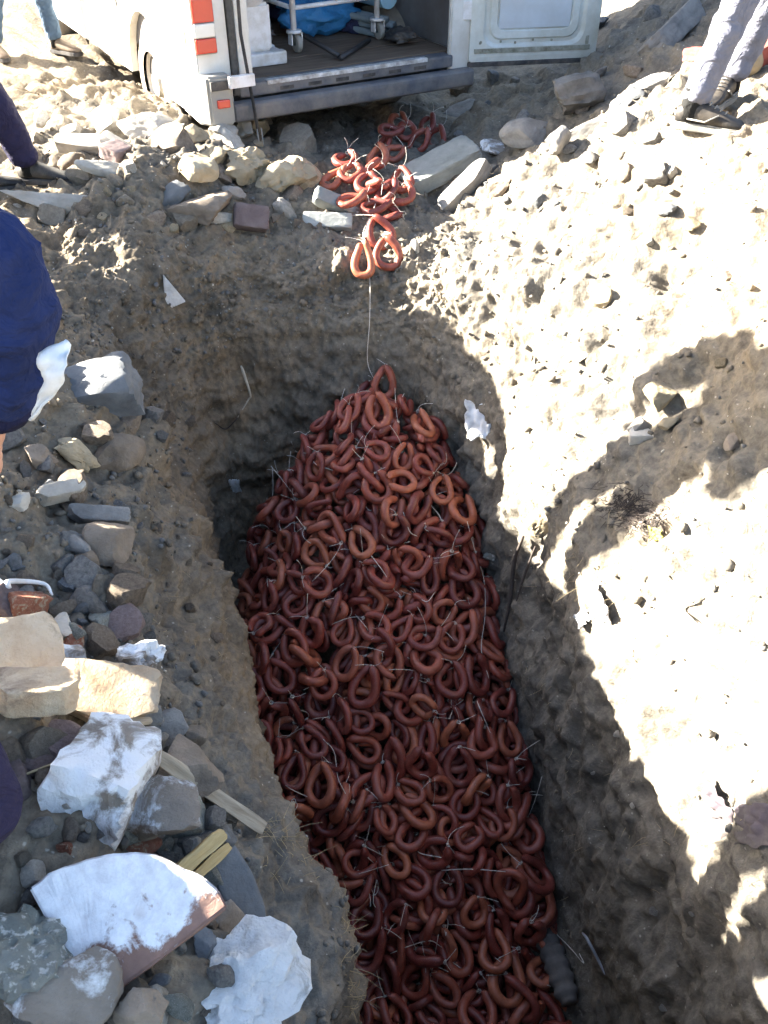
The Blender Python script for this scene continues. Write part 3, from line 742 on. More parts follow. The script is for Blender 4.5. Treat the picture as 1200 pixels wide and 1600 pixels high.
# ------------------------------------------------------------------ ring sausages
RTYPES = [(0.098, 0.147, 0.75, 0.010), (0.103, 0.130, 0.40, 0.006), (0.085, 0.154, 0.90, 0.012), (0.113, 0.145, 0.60, 0.014), (0.090, 0.120, 0.30, 0.008), (0.071, 0.156, 0.70, 0.010), (0.081, 0.139, 0.50, 0.012)]
def ring_line(T, n, gap=.16):
    w, h, m, tw = T
    t = np.linspace(gap, 2 * math.pi - gap, n)
    y = np.cos(t) * h / 2; x = np.sin(t) * np.sin(t / 2) ** m; x = x * (w / 2) / np.abs(x).max()
    return np.stack([x, y, np.cos(t / 2) * tw * 1.6], 1)
def ring_arrays(T, seed, n=34, k=12):
    L = ring_line(T, n); c = ring_line(T, 13).mean(0); L = L - c
    rg = np.random.default_rng(seed)
    s = np.linspace(0, 1, n)
    e = np.minimum(s, 1 - s)
    rad = .0180 * (np.clip(e / .09, 0, 1) ** .5 * .74 + .26) * (1 + .07 * np.interp(s, np.linspace(0, 1, 9), rg.normal(size=9)))
    L = L + np.stack([np.interp(s, np.linspace(0, 1, 7), rg.normal(0, .0045, 7)) for _ in range(3)], 1)
    tip0 = L[0] + (L[0] - L[2]) * .35; tip1 = L[-1] + (L[-1] - L[-3]) * .35
    L = np.vstack([tip0, L, tip1]); rad = np.concatenate([[.004], rad, [.004]])
    V, Fq = tube_arrays(L, list(rad), k)
    return V, Fq, .5 * (tip0 + tip1)
RMESHES = []; RRAW = []
for ti, T in enumerate(RTYPES):
    for v in range(3):
        V, Fq, tip = ring_arrays(T, 40 + ti * 3 + v)
        RRAW.append((V, Fq, tip)); RMESHES.append(mesh_mixed('ring_sausage', V, Fq, M['sausage']))
def string_arrays(seed):
    """the tie at the two sausage ends with its loose tails"""
    rg = np.random.default_rng(seed)
    Vs, Fs = [], []
    a = np.linspace(0, 2 * math.pi * 1.9, 16)
    paths = [np.stack([np.cos(a) * .008, np.linspace(-.004, .004, 16), np.sin(a) * .0085], 1)]
    for q in range(2):
        d = rg.normal(size=3); d[1] = abs(d[1]) * .7 + .2; d /= np.linalg.norm(d); ln = rg.uniform(.03, .11)
        bend = rg.normal(0, .55, 3)
        tt = np.linspace(0, 1, 8)[:, None]
        paths.append(np.outer(tt[:, 0] * ln, d) + (tt ** 2) * ln * bend)
    for p in paths:
        V, Fq = tube_arrays(p, .0011, 5)
        o = sum(len(x) for x in Vs); Vs.append(V); Fs += [tuple(i + o for i in f) for f in Fq]
    return np.vstack(Vs), Fs
SMESHES = [mesh_mixed('string', *string_arrays(70 + i), M['string']) for i in range(8)]
RING_FIX = {}
def sausage(k, mw, label, group, string=None):
    o = link(bpy.data.objects.new('ring_sausage', RMESHES[k]))
    o.matrix_world = mw
    tag(o, label, 'sausage', group)
    if string is not None:
        s = link(bpy.data.objects.new('string', SMESHES[string]), o)
        s.location = RRAW[k][2]
    return o
RINGS = [int(v) for v in '''0 117 -272 2110 -1601 953 230 -174 -90
2 115 544 1411 -2037 915 277 -236 172
2 116 -85 2454 -1367 922 362 48 -131
2 116 106 1796 -1818 5 -341 940 9
0 106 532 1756 -1842 473 -849 56 -229
0 118 505 1475 -2020 163 -46 -980 -106
0 117 182 1561 -1965 121 883 452 41
0 102 458 1569 -1969 996 0 -60 -65
3 97 268 1769 -1823 41 37 -974 -220
0 116 424 2538 -1389 368 239 -858 -268
4 111 218 1876 -1753 19 -503 -747 -433
3 113 377 1368 -2053 264 -59 -961 58
0 110 333 2189 -1589 891 451 -24 -43
3 107 637 1827 -1834 786 36 328 523
2 106 299 1572 -1997 140 120 -975 -127
3 97 134 1477 -2035 82 302 896 316
2 98 -387 2157 -1586 121 -36 -979 -158
0 107 -72 1677 -1902 947 148 215 -185
3 106 298 2485 -1361 967 184 166 -52
5 116 42 2231 -1583 200 102 862 455
4 98 653 1514 -2046 969 -44 107 -216
3 103 194 2643 -1251 146 -401 -900 -89
5 102 475 1638 -1942 269 144 -913 -272
6 96 239 1447 -2035 65 -348 926 128
4 114 163 2183 -1560 826 560 13 -68
5 104 0 2139 -1615 451 31 -888 -85
1 108 -316 2873 -1134 742 267 30 614
0 108 -481 2548 -1414 937 196 -8 290
2 115 -60 1572 -1975 910 267 158 -275
6 112 -26 3593 -651 50 108 -931 -346
4 110 436 2269 -1526 140 -54 -955 -256
6 96 45 1854 -1776 945 131 -121 275
3 92 54 1666 -1884 781 378 -147 -475
1 99 607 1629 -1937 109 63 -788 -603
0 115 375 2909 -1211 961 180 169 125
3 99 -167 2550 -1321 855 390 -70 -335
6 100 -322 2279 -1540 170 346 -913 -132
0 99 23 1488 -2056 264 -765 77 -582
2 106 140 2027 -1680 219 334 -917 11
2 100 -98 2269 -1569 796 260 -93 538
4 99 108 2094 -1645 906 -44 29 420
0 92 -100 1851 -1797 681 78 306 -660
0 103 -221 1996 -1691 115 -431 -805 -391
6 100 541 2076 -1691 872 381 271 143
2 102 124 1950 -1725 949 43 149 -276
6 103 45 1363 -2070 899 56 305 309
2 110 379 2735 -1294 132 -128 -957 -223
4 113 630 1991 -1819 144 -41 989 -20
1 109 49 3064 -970 144 9 -858 -493
6 114 166 3181 -934 623 -154 -741 -200
3 108 -418 2647 -1324 254 -261 916 171
4 117 188 2550 -1301 106 252 -961 -34
1 90 377 1688 -1886 905 315 271 -88
2 102 -113 3026 -1021 955 144 -91 244
0 99 24 2536 -1311 139 119 337 -923
2 114 -255 3096 -1007 190 -779 -180 -569
0 94 561 2312 -1558 212 163 -931 -249
5 88 453 2008 -1737 14 -315 949 16
1 110 -290 2442 -1458 930 361 40 47
4 94 363 1938 -1736 939 175 66 -290
0 116 561 1771 -1895 257 -77 955 124
2 101 540 2446 -1469 420 -222 -877 -68
6 110 -78 2090 -1631 379 -17 46 924
1 97 600 2187 -1622 219 293 -842 -397
0 114 386 3254 -1007 937 17 338 -88
4 117 343 1765 -1869 44 569 -800 -184
2 99 405 2111 -1654 612 -124 -625 -468
3 98 -54 2679 -1227 14 375 -927 -24
1 96 356 2067 -1691 928 223 144 -261
0 115 123 1733 -1876 946 271 -87 155
0 99 -322 3020 -1107 243 -837 -272 -408
4 110 157 2941 -1086 46 -491 -852 -173
3 101 -175 2373 -1474 860 232 -446 -86
1 116 -188 2046 -1642 852 41 -493 -170
0 109 46 3125 -910 527 -108 -832 -137
1 113 -32 3246 -861 940 282 147 125
4 90 5 1987 -1680 226 244 -932 -142
4 107 -335 2685 -1264 870 458 -178 43
1 95 -272 2481 -1384 26 -52 -953 -298
1 115 -367 2616 -1333 439 640 -630 -30
0 107 370 3001 -1160 62 91 -994 14
1 88 236 2107 -1640 776 488 -57 396
0 92 282 3309 -925 938 246 244 -24
5 117 579 2071 -1751 944 72 -26 -320
1 101 80 3265 -845 569 155 75 804
5 96 194 2285 -1520 952 165 -247 -79
0 112 668 1743 -1954 106 182 973 -98
0 89 699 1622 -2021 932 -29 340 118
2 108 -53 2357 -1530 368 -600 710 16
1 101 105 2969 -1072 278 -287 753 524
4 100 -583 2765 -1307 243 -161 -15 956
4 111 -60 1742 -1920 86 650 -745 -124
0 116 214 3121 -1053 490 -167 -721 -460
0 109 317 3000 -1143 663 631 327 235
5 88 466 1814 -1836 886 299 337 113
2 93 256 3080 -1029 351 -271 669 596
2 104 -149 2858 -1151 390 -650 557 -340
1 90 284 2780 -1239 336 -358 -798 -349
0 97 189 1630 -1908 85 -560 461 -683
6 110 528 2786 -1378 752 53 615 232
4 94 183 1356 -2083 907 -180 221 312
4 110 -15 2876 -1104 930 12 295 217
5 113 53 1587 -2008 833 308 -380 -259
0 88 252 2007 -1712 206 -269 912 230
3 94 -395 2827 -1233 150 -295 -928 -169
0 86 -185 2685 -1262 935 284 -14 -209
0 97 383 1873 -1793 323 -71 928 -169
3 113 456 2339 -1519 767 202 609 -12
4 116 -321 2518 -1390 142 212 -933 254
0 90 -97 1770 -1847 866 192 -79 -455
3 87 -336 3397 -849 189 110 886 410
3 90 -44 2897 -1089 138 -458 858 186
6 96 -546 2896 -1246 864 407 -248 -163
4 88 175 2385 -1423 345 548 366 -668
2 105 -167 3273 -892 538 -679 223 448
0 114 -76 3103 -1008 278 180 862 385
0 111 -534 2761 -1338 61 -524 -832 -171
6 101 -159 3164 -927 300 -87 949 -34
2 105 190 3579 -727 917 -7 376 135
4 105 -561 2616 -1373 841 29 -501 204
2 91 81 2676 -1230 27 391 895 214
2 111 -58 3295 -836 626 52 576 523
1 95 -478 3322 -1073 949 217 -12 -229
4 104 -6 2609 -1247 802 356 -480 24
4 105 349 1680 -1949 951 -28 284 118
0 103 319 2301 -1522 162 110 -719 -666
0 99 209 1710 -1886 980 -75 72 -172
0 108 117 2420 -1464 270 -9 -953 -139
3 88 312 2666 -1281 213 -60 -939 -262
5 90 49 2422 -1441 750 469 -174 433
4 117 -372 2038 -1688 664 735 -132 16
5 87 217 2910 -1149 912 356 201 42
0 104 317 2235 -1596 588 79 -254 764
4 114 -510 2442 -1533 20 49 669 741
0 89 95 3403 -800 864 349 362 -32
3 106 241 1601 -1997 136 97 897 410
1 88 -37 3402 -763 793 138 1 594
3 87 520 2006 -1738 49 137 962 231
0 87 -116 2346 -1481 89 -584 794 144
0 118 579 1358 -2098 477 -108 -757 -434
2 93 -169 3626 -657 929 306 151 -147
6 106 -118 1884 -1801 3 300 775 556
0 111 645 1375 -2104 990 82 73 93
6 86 -218 2227 -1585 184 -248 950 -49
0 111 476 2248 -1634 286 369 -869 162
0 90 161 2781 -1208 954 140 -243 106
1 87 197 3368 -832 310 -804 -496 108
3 112 -265 2750 -1250 892 389 170 155
2 101 -216 2322 -1549 786 438 -431 -65
4 97 -59 2795 -1182 2 -189 905 381
3 109 -182 2950 -1143 793 136 -408 -431
4 112 -386 3312 -969 243 -555 761 -234
6 112 -297 2024 -1777 79 101 912 390
2 103 -394 2406 -1479 410 283 600 626
5 90 506 2659 -1394 496 -159 143 -841
6 117 200 2460 -1419 258 313 -890 -207
6 88 127 2497 -1378 918 185 -267 -227
2 89 -409 2905 -1170 914 93 -173 354
1 94 262 3464 -832 233 -241 111 -935
6 110 383 1553 -2046 960 185 40 208
3 102 21 2801 -1212 35 -497 -803 -326
4 89 302 2355 -1476 88 53 921 376
5 92 -110 2032 -1648 427 337 833 96
6 102 152 2616 -1309 442 -159 -812 -346
0 102 -215 2778 -1213 608 405 664 157
0 103 -135 2002 -1750 771 -13 -423 -475
5 114 -303 3164 -1028 282 701 -528 387
4 84 448 2390 -1453 896 -9 444 6
0 102 537 2611 -1435 340 -143 -915 167
6 91 45 2510 -1381 447 -10 -851 -277
1 84 -443 2374 -1577 167 -319 -737 -572
2 106 524 2973 -1302 621 32 754 210
0 102 -468 2743 -1324 881 393 -227 133
4 115 35 2004 -1723 916 205 298 173
5 86 -308 3218 -978 292 -365 -581 -667
6 107 -191 1884 -1837 145 690 185 -685
0 113 -98 2056 -1703 4 -87 -975 -206
2 111 543 1848 -1891 996 69 31 -44
0 109 -298 3469 -839 118 -337 930 -90
2 117 88 2306 -1568 968 209 -135 -22
3 93 80 1681 -1950 774 -304 454 321
0 117 -169 2154 -1636 953 -15 299 -54
3 86 -71 1629 -1999 957 177 212 -87
3 117 -603 3431 -1153 248 -149 907 -305
6 85 63 2322 -1533 926 232 -266 132
3 106 -188 3406 -820 402 465 776 138
4 115 258 1517 -2070 996 -63 -24 52
4 106 -465 2282 -1612 240 -377 876 -181
5 92 -194 3565 -696 931 167 -254 -201
0 88 -313 3675 -778 243 470 841 116
0 94 -397 3571 -871 812 281 -500 -107
3 109 365 3166 -1087 -1 116 990 -78
2 100 179 1900 -1804 98 162 -957 -219
4 89 -499 3206 -1175 314 101 793 512
2 96 108 3714 -701 798 -78 587 -114
5 94 316 1898 -1809 232 236 -852 405
0 89 301 1971 -1748 416 -590 -685 -94
0 101 -502 3076 -1219 120 20 988 -99
2 98 589 2305 -1612 152 -34 -982 -105
0 103 -264 1841 -1819 383 90 -907 153
6 99 -601 2528 -1444 181 222 -955 -80
0 88 349 1501 -2075 332 669 644 167
2 96 -303 2340 -1567 868 422 -169 199
5 96 2 1847 -1862 555 136 756 320
0 91 -706 3051 -1464 842 -2 -473 262
0 85 -485 2257 -1585 317 196 906 201
2 107 -507 3002 -1209 417 7 909 17
4 113 199 2344 -1537 147 375 839 367
3 88 -243 3334 -899 83 385 915 92
4 89 -201 3351 -811 993 -19 85 -85
1 115 -57 2547 -1369 68 244 -882 -397
5 94 -144 1797 -1866 596 -69 -210 -772
2 87 136 1411 -2093 765 -562 52 311
1 116 260 3243 -1006 207 149 -900 -354
5 113 371 3239 -1088 302 132 -939 -97
0 90 -3 1415 -2113 917 -186 84 -342
2 101 -198 1961 -1789 352 179 -836 -380
5 116 258 3014 -1162 601 304 739 18
4 97 -108 2810 -1214 887 -453 71 49
0 98 419 2438 -1492 416 105 -894 -129
0 102 -81 2702 -1292 918 40 -367 -146
5 104 -48 2976 -1086 734 471 360 -331
0 114 -438 3481 -983 866 144 -459 -134
0 110 336 1337 -2111 975 64 -93 189
5 89 -206 2988 -1125 181 -265 831 455
0 98 37 3534 -776 150 495 -833 197
1 115 500 2167 -1705 957 140 -252 -8
6 114 52 3383 -849 478 10 -780 -403
1 92 -77 2269 -1614 91 -398 861 304
3 86 291 2649 -1338 741 69 216 633
4 115 497 2845 -1379 580 -572 -576 70
5 98 720 1403 -2155 901 349 -199 167
1 100 -611 3314 -1282 755 233 -460 -406
1 94 -428 3115 -1123 542 160 785 253
1 111 103 1790 -1888 32 80 944 319
0 118 422 2965 -1300 34 -348 874 337
1 89 451 1867 -1838 362 -748 -555 41
4 98 452 3068 -1201 656 295 592 363
5 94 -229 2786 -1228 843 -104 -321 419
0 86 541 1916 -1864 171 -260 800 513
6 91 -187 3444 -754 939 -33 -263 -219
5 108 650 1603 -2065 845 228 -160 457
3 116 -28 3603 -716 914 177 326 -163
5 104 578 1550 -2065 313 322 -775 -444
6 95 431 2148 -1700 930 108 -191 296
5 91 -491 3459 -1015 450 362 723 378
0 98 -78 1907 -1854 75 -7 929 363
0 113 10 3533 -759 780 508 141 -338
1 88 -430 3206 -1135 353 54 868 345
6 110 64 3117 -983 225 -955 185 52
1 106 -134 3194 -954 396 -30 918 -24
4 116 -422 3380 -987 821 -130 545 112
0 92 658 1877 -1888 921 41 357 151
0 102 263 3704 -833 716 -269 615 192
2 116 54 2837 -1249 844 368 280 -274
6 93 -188 2630 -1369 5 367 899 238
4 98 674 1722 -1989 92 408 908 -3
0 86 -162 2690 -1303 982 75 -175 8
0 117 -525 2533 -1511 365 -155 863 313
4 105 149 3334 -884 84 -289 -939 -166
5 118 -289 2294 -1615 632 91 -749 -174
3 101 -256 3716 -762 386 253 879 116
3 107 -503 3343 -1148 335 12 932 138
0 90 120 1430 -2132 391 -113 -906 -116
3 104 -85 3331 -854 959 239 104 -109
0 92 245 2518 -1377 84 877 -421 -218
1 93 -101 1358 -2085 175 196 960 96
1 96 568 2194 -1701 11 232 919 318
0 91 -571 3170 -1282 292 -21 858 423
0 98 -113 3724 -664 900 -9 -91 -426
1 111 130 2833 -1236 205 419 875 -129
2 92 354 2514 -1416 367 -917 -45 148
1 105 677 1681 -2048 146 -174 -927 -299
2 110 -347 2163 -1683 239 -132 938 214
6 109 -646 3205 -1426 442 462 743 196
5 86 446 3202 -1161 910 154 353 155
4 98 -535 3553 -1078 896 69 -434 66
1 85 169 1554 -2021 815 455 -274 234
2 101 296 2380 -1513 972 228 -29 43
3 98 377 1940 -1815 454 -535 546 458
0 86 -672 3275 -1349 793 207 -568 -73
2 111 364 2397 -1542 290 -148 -837 -440
2 102 217 2186 -1635 264 -719 2 -642
1 116 -6 1453 -2159 307 -415 -852 -85
1 113 377 2816 -1306 63 -187 974 111
0 109 -243 3077 -1083 252 241 773 530
6 116 -393 2197 -1622 31 -181 -980 -71
5 98 -89 3481 -784 704 353 -615 27
2 105 -556 2294 -1559 229 -970 23 -80
0 116 214 3631 -817 945 -83 133 -286
6 108 28 2919 -1160 232 -215 -949 -6
5 117 -232 3383 -877 30 383 -913 -136
3 106 442 2267 -1600 927 353 125 -28
2 94 -707 3160 -1472 608 -152 729 277
0 113 -391 2805 -1310 13 261 -943 -206
5 102 257 1863 -1883 70 -378 -881 -274
1 86 563 1676 -1985 512 -87 542 660
4 96 134 2164 -1667 966 173 85 -172
1 85 -288 2693 -1321 246 324 744 530
3 93 -199 2201 -1667 307 -799 33 -516
5 85 332 3381 -984 128 737 -610 -262
0 115 -33 3152 -994 215 -711 -668 -50
0 103 -45 1407 -2143 934 46 -291 -203
4 106 575 1998 -1840 82 -184 935 293
5 118 164 3007 -1124 268 -138 -774 -556
3 109 95 2953 -1135 180 -5 183 967
4 98 368 3433 -972 412 196 -871 180
5 84 150 2917 -1214 472 -358 634 497
3 102 -371 2987 -1186 937 0 231 261
0 110 -576 3070 -1323 264 -319 906 -94
1 100 325 3610 -928 562 184 -805 -54
0 87 25 1965 -1788 613 272 494 -554
3 107 -233 3037 -1122 298 -133 -387 862
0 109 -279 2474 -1505 283 -402 819 296
4 88 -580 3403 -1173 682 603 -284 -300
3 89 -417 2861 -1240 49 -192 -921 -334
2 102 205 3404 -863 830 281 456 -151
2 115 -259 2539 -1454 12 -109 911 398
2 97 486 2568 -1496 28 -486 822 295
6 113 -345 3646 -863 302 -71 944 -111
5 101 26 1570 -2063 83 -63 879 465
0 97 101 2049 -1740 221 661 707 -117
3 87 1 3516 -755 473 681 -70 555
5 109 -23 2875 -1196 488 570 -656 -79
2 95 -110 2449 -1454 331 -505 -467 -646
0 96 278 2889 -1243 529 191 813 -150
6 86 -506 2635 -1428 874 244 -368 -201
2 105 -100 1517 -2072 732 370 359 -446
4 96 73 1971 -1790 995 -10 20 -99
0 98 300 2925 -1257 144 710 -676 139
0 101 -83 3663 -701 961 87 -243 100
4 110 -384 2454 -1532 14 5 -858 -513
2 103 190 3529 -795 136 416 118 891
2 96 97 3219 -942 67 -182 881 431
4 92 441 2721 -1394 288 300 -906 -81
3 109 265 1782 -1881 952 188 243 -5
2 112 -680 3469 -1389 578 743 121 314
0 106 -148 2862 -1220 927 263 -265 42
4 93 242 2823 -1262 847 308 393 183
1 93 -313 3281 -975 123 -919 -215 -306
5 114 -456 2372 -1628 95 -548 817 152
3 116 292 1395 -2144 312 170 -215 -910
2 91 -133 3377 -827 34 -335 -936 -101
2 110 -638 2674 -1450 42 -32 959 277
6 92 629 1478 -2104 878 409 161 -187
0 107 514 1460 -2105 933 226 -265 95
3 87 563 2453 -1554 947 312 -10 -73
6 87 -624 2954 -1357 952 -218 -106 185
0 111 556 1796 -1949 867 175 143 -443
0 114 -80 3437 -833 926 241 -133 257
4 97 544 2530 -1533 841 -51 521 136
3 116 421 3135 -1211 738 155 628 192
6 90 124 2251 -1614 899 -64 -197 385
2 85 -350 3128 -1120 259 202 935 133
0 85 -193 3541 -768 934 328 136 -47
3 107 193 2050 -1736 733 354 301 -497
4 106 -373 2572 -1414 427 -261 857 124
3 115 237 2782 -1309 176 -400 -893 -106
6 86 -423 2271 -1651 385 126 -866 -294
3 93 224 2506 -1446 523 65 -841 -122
1 114 -70 1972 -1811 937 237 232 -112
3 117 442 1396 -2146 986 -11 -165 -4
1 87 138 1484 -2125 69 -90 -811 -574
2 116 481 3299 -1155 675 1 705 216
1 118 10 3705 -727 804 131 204 -542
2 101 -337 3279 -1034 38 350 814 463
3 105 315 2304 -1598 134 302 -901 -281
1 87 -1 2442 -1483 901 385 128 -152
4 103 -351 3409 -949 222 29 889 400
5 101 619 1840 -1932 375 -165 -839 -359
0 97 -317 2745 -1305 166 -182 -927 -282
6 85 -61 1831 -1897 124 53 -828 -544
5 95 -544 2877 -1334 91 619 713 317
2 92 256 2644 -1383 870 394 264 -132
4 98 -50 2348 -1571 698 498 428 -286
6 94 255 3276 -1028 897 295 309 116
6 109 123 1607 -2054 792 231 552 119
1 104 -506 2955 -1293 886 -357 -196 223
4 96 23 3684 -673 205 -272 -909 240
3 103 339 3466 -1000 464 -14 -879 -112
4 116 -154 2373 -1548 466 -378 -349 719
0 95 369 1481 -2117 992 -96 -19 -84
2 89 -530 2394 -1579 163 298 812 474
1 114 -396 2608 -1448 47 -25 943 328
0 84 -206 3312 -946 49 195 -951 -236
0 89 391 1852 -1876 951 294 21 -91
3 115 121 1890 -1856 799 388 220 -404
6 114 300 1937 -1823 896 356 214 160
5 107 -326 3008 -1209 119 196 -967 -110
3 116 227 3499 -894 700 21 217 -680
3 90 -59 2048 -1739 966 201 154 -58
6 106 -356 3611 -893 871 25 -276 405
5 93 -440 2508 -1530 542 500 360 -572
1 99 -184 2125 -1671 322 -12 -797 -510
2 100 -189 2561 -1405 832 228 -140 -486
2 85 421 2021 -1800 869 83 -146 466
6 88 -236 2903 -1192 379 12 -874 -306
2 90 149 3642 -769 109 89 980 -141
2 101 -2 2622 -1336 76 154 985 34
2 102 158 3708 -781 940 -65 316 -111
1 108 520 1575 -2084 853 482 -28 200
3 104 485 1651 -2030 894 430 -18 125
5 113 454 3155 -1213 961 -79 263 39
3 98 279 2100 -1739 126 117 971 164
6 91 428 1598 -2055 846 237 -393 272
1 87 589 2392 -1592 514 30 -856 -53
1 91 562 2598 -1499 598 417 -674 -119
4 86 -53 3189 -968 835 24 -531 145
1 111 -132 3628 -746 334 -818 -347 -314
5 94 -40 2261 -1664 0 -364 890 275
6 114 17 3081 -1068 53 326 -931 -155
0 107 -703 3381 -1432 611 -321 634 -349
1 114 405 2500 -1511 115 79 -950 -279
0 106 -449 2983 -1251 29 -120 990 67
1 85 -373 2130 -1669 111 155 -973 -127
0 90 78 1366 -2142 342 821 -411 -200
2 118 714 1285 -2112 127 -464 -522 -704
4 113 229 1377 -2158 80 -990 45 -103
6 113 -193 3109 -1092 80 36 919 384
0 103 -565 3263 -1287 255 -238 934 73
1 105 307 1737 -1952 908 189 248 278
2 103 -727 3312 -1577 652 10 -731 -202
1 95 559 2031 -1790 988 18 -79 -129
3 101 674 1323 -2183 90 35 -962 -255
0 95 155 2708 -1285 136 -3 -958 -253
5 107 86 2388 -1559 864 401 180 -245
2 111 83 1730 -1962 639 354 105 -674
0 101 396 3030 -1249 716 116 -687 -32
4 108 490 2382 -1581 12 -15 -965 -261
2 89 -512 3209 -1243 907 373 116 -156
4 93 -24 1645 -2048 853 193 473 -108
2 89 416 1701 -1970 954 146 -213 -151
2 89 48 2687 -1278 987 79 105 -94
1 94 -107 1493 -2061 43 -299 900 -315
6 99 -209 3185 -1029 142 346 -892 -254
1 118 -40 2624 -1359 106 -116 903 400
3 116 408 2038 -1812 87 458 -849 -250
1 104 621 2041 -1851 945 275 99 -146
1 96 377 1679 -1970 182 371 -667 -620
6 98 590 2275 -1678 79 171 -911 -366
4 87 430 2938 -1312 227 -108 -915 316
2 90 238 1462 -2110 72 -11 -992 -103
3 113 -646 3476 -1380 241 -370 -500 745
2 95 -75 1734 -1992 158 -245 -829 -477
3 106 201 3570 -846 301 5 -951 -76
1 101 -303 1905 -1895 110 -255 902 332
3 112 368 1546 -2114 12 -4 -908 -419
2 111 -205 3658 -767 100 -198 975 9
5 98 -132 1766 -1966 878 161 265 364
2 105 -660 3452 -1410 700 450 -529 -169
3 97 264 2452 -1499 754 432 323 -376
2 102 248 2088 -1759 900 261 332 108
1 106 -35 2783 -1279 846 95 72 -520
2 109 -630 2989 -1428 345 -37 916 -203
6 100 279 1415 -2119 412 -174 6 -894
3 111 671 1432 -2174 921 164 28 -353
2 94 318 1480 -2141 30 -271 896 350
6 91 -337 2365 -1572 214 286 933 -37
5 92 370 2595 -1415 609 -71 -770 -175
5 99 352 2152 -1704 43 -108 -884 -453
0 98 14 1379 -2188 985 137 -22 106
1 96 236 3109 -1111 298 384 -826 -285
0 95 468 2679 -1466 15 -845 437 309
1 109 327 3067 -1161 615 112 736 -260
5 92 -4 2152 -1681 847 -52 245 468
6 89 529 2766 -1456 451 -65 -872 176
0 85 -360 1923 -1816 950 261 -86 -148
4 87 -221 3523 -842 847 58 -170 501
3 96 190 2204 -1668 303 -197 880 306
0 92 -304 2930 -1229 907 235 -315 150
0 94 15 2470 -1497 901 395 115 -136
6 92 197 1323 -2143 880 227 -110 403
0 97 -115 2540 -1421 803 526 164 -228
0 96 692 1491 -2141 13 553 -765 -328
4 113 119 2587 -1386 66 407 -825 -387
3 90 -548 3487 -1167 891 -221 -305 254
2 117 494 1250 -2097 246 6 869 429
0 85 20 2695 -1291 773 459 -6 438
3 95 161 1963 -1816 934 328 12 -141
2 93 594 2172 -1758 863 341 17 373
2 92 32 3445 -855 187 -442 -842 -244
3 106 280 2584 -1403 915 303 247 98
5 92 418 1834 -1917 72 -222 -929 -287
3 105 -269 2192 -1671 240 -771 -523 -272
5 116 -41 2914 -1202 227 -597 -744 -197
1 101 393 1327 -2142 238 247 917 201
5 102 -631 3171 -1470 633 466 -315 -532
6 91 -609 2510 -1529 724 173 -68 665
1 103 -590 3499 -1212 710 -324 -195 -595
1 86 441 1879 -1896 863 204 385 -254
3 104 -284 2831 -1270 151 -983 101 -30
1 105 -538 2631 -1474 880 427 -201 -65
4 99 222 3437 -936 950 206 229 46
1 89 -450 3284 -1153 398 -478 782 -26
3 101 113 3283 -952 149 11 -921 -359
1 99 465 1326 -2184 71 975 -66 198
0 97 -159 1749 -1923 33 -736 651 180
0 115 125 1560 -2112 63 -16 933 353
1 97 -165 2276 -1660 939 285 -47 188
1 99 -100 2519 -1451 938 281 160 125
2 89 -302 2241 -1649 908 161 -346 174
3 97 -655 3337 -1430 147 -541 -91 -823
1 103 -690 3296 -1531 561 -3 797 223
5 107 420 2838 -1385 736 216 409 495
1 110 270 2268 -1660 220 132 301 -919
5 117 -89 2973 -1183 938 313 68 135
4 102 386 2204 -1714 164 -105 -911 -363
0 107 -61 3211 -968 864 484 -45 -136
0 108 410 3336 -1160 411 30 -907 -86
0 106 -453 2906 -1317 175 -377 904 100
2 100 111 3137 -1062 189 -253 -869 -380
6 94 24 2078 -1752 976 214 -4 46
6 84 -425 3113 -1233 63 598 632 490
4 114 -447 2057 -1680 629 -47 776 31
0 91 -427 3725 -1022 432 -74 850 -294
3 90 -337 3167 -1123 41 462 751 470
4 105 -569 3454 -1286 715 -257 -550 345
1 103 123 2529 -1445 941 338 -30 -7
0 85 -179 2745 -1318 846 316 130 -409
0 95 200 3358 -939 817 283 372 -338
3 101 -38 3083 -1092 891 372 -106 239
0 85 355 2753 -1396 373 -706 -591 -108
5 100 465 2089 -1789 32 -307 -922 -231
6 105 -329 3709 -916 926 -52 -372 -29
2 89 -593 3466 -1325 303 788 -52 534
1 96 104 3458 -837 893 411 -126 130
0 85 -422 3570 -986 11 69 -981 179
5 95 -736 3160 -1596 98 489 -310 810
4 87 547 1719 -1981 232 164 908 310
2 85 -349 2136 -1724 785 191 571 -143
1 89 648 1927 -1922 936 218 147 -233
2 100 131 2107 -1736 893 327 208 228
0 93 -489 2745 -1399 222 -246 912 243
3 104 145 2760 -1317 936 310 155 -66
1 104 181 1745 -1977 925 350 -10 148
2 110 -653 2803 -1420 369 -164 891 208
4 102 -17 1350 -2125 251 -162 -951 81
2 85 358 3309 -1061 689 61 -718 -80
0 96 -134 1333 -2135 32 109 -990 89
1 110 306 3397 -1044 444 -316 -837 45
2 98 164 2999 -1168 846 293 409 178
6 88 -237 2108 -1730 891 -45 400 212
0 105 -544 2810 -1408 973 -31 -87 214
6 86 -494 3411 -1163 808 359 -341 -320
0 84 5 2572 -1395 334 279 -900 31
2 95 405 3411 -1094 241 318 -907 134
1 115 -376 1953 -1783 686 343 -612 -193
1 99 -611 2450 -1555 915 101 -391 -16
1 88 90 2282 -1652 137 -420 -838 -321
5 87 353 2647 -1439 299 -292 -890 -185
1 97 166 2795 -1294 354 -191 -854 -330
0 91 -254 2038 -1793 426 43 -180 886
2 87 503 1538 -2131 40 -273 -875 -398
6 113 -133 1636 -2050 289 329 -838 -325
4 107 591 1461 -2170 208 376 -898 90
0 103 228 1602 -2088 920 378 30 96
6 97 134 2665 -1350 885 389 219 131
0 98 0 3315 -906 868 351 22 -350
0 100 -324 3467 -926 734 -105 -268 616
5 97 -692 3360 -1560 967 -19 -155 -200
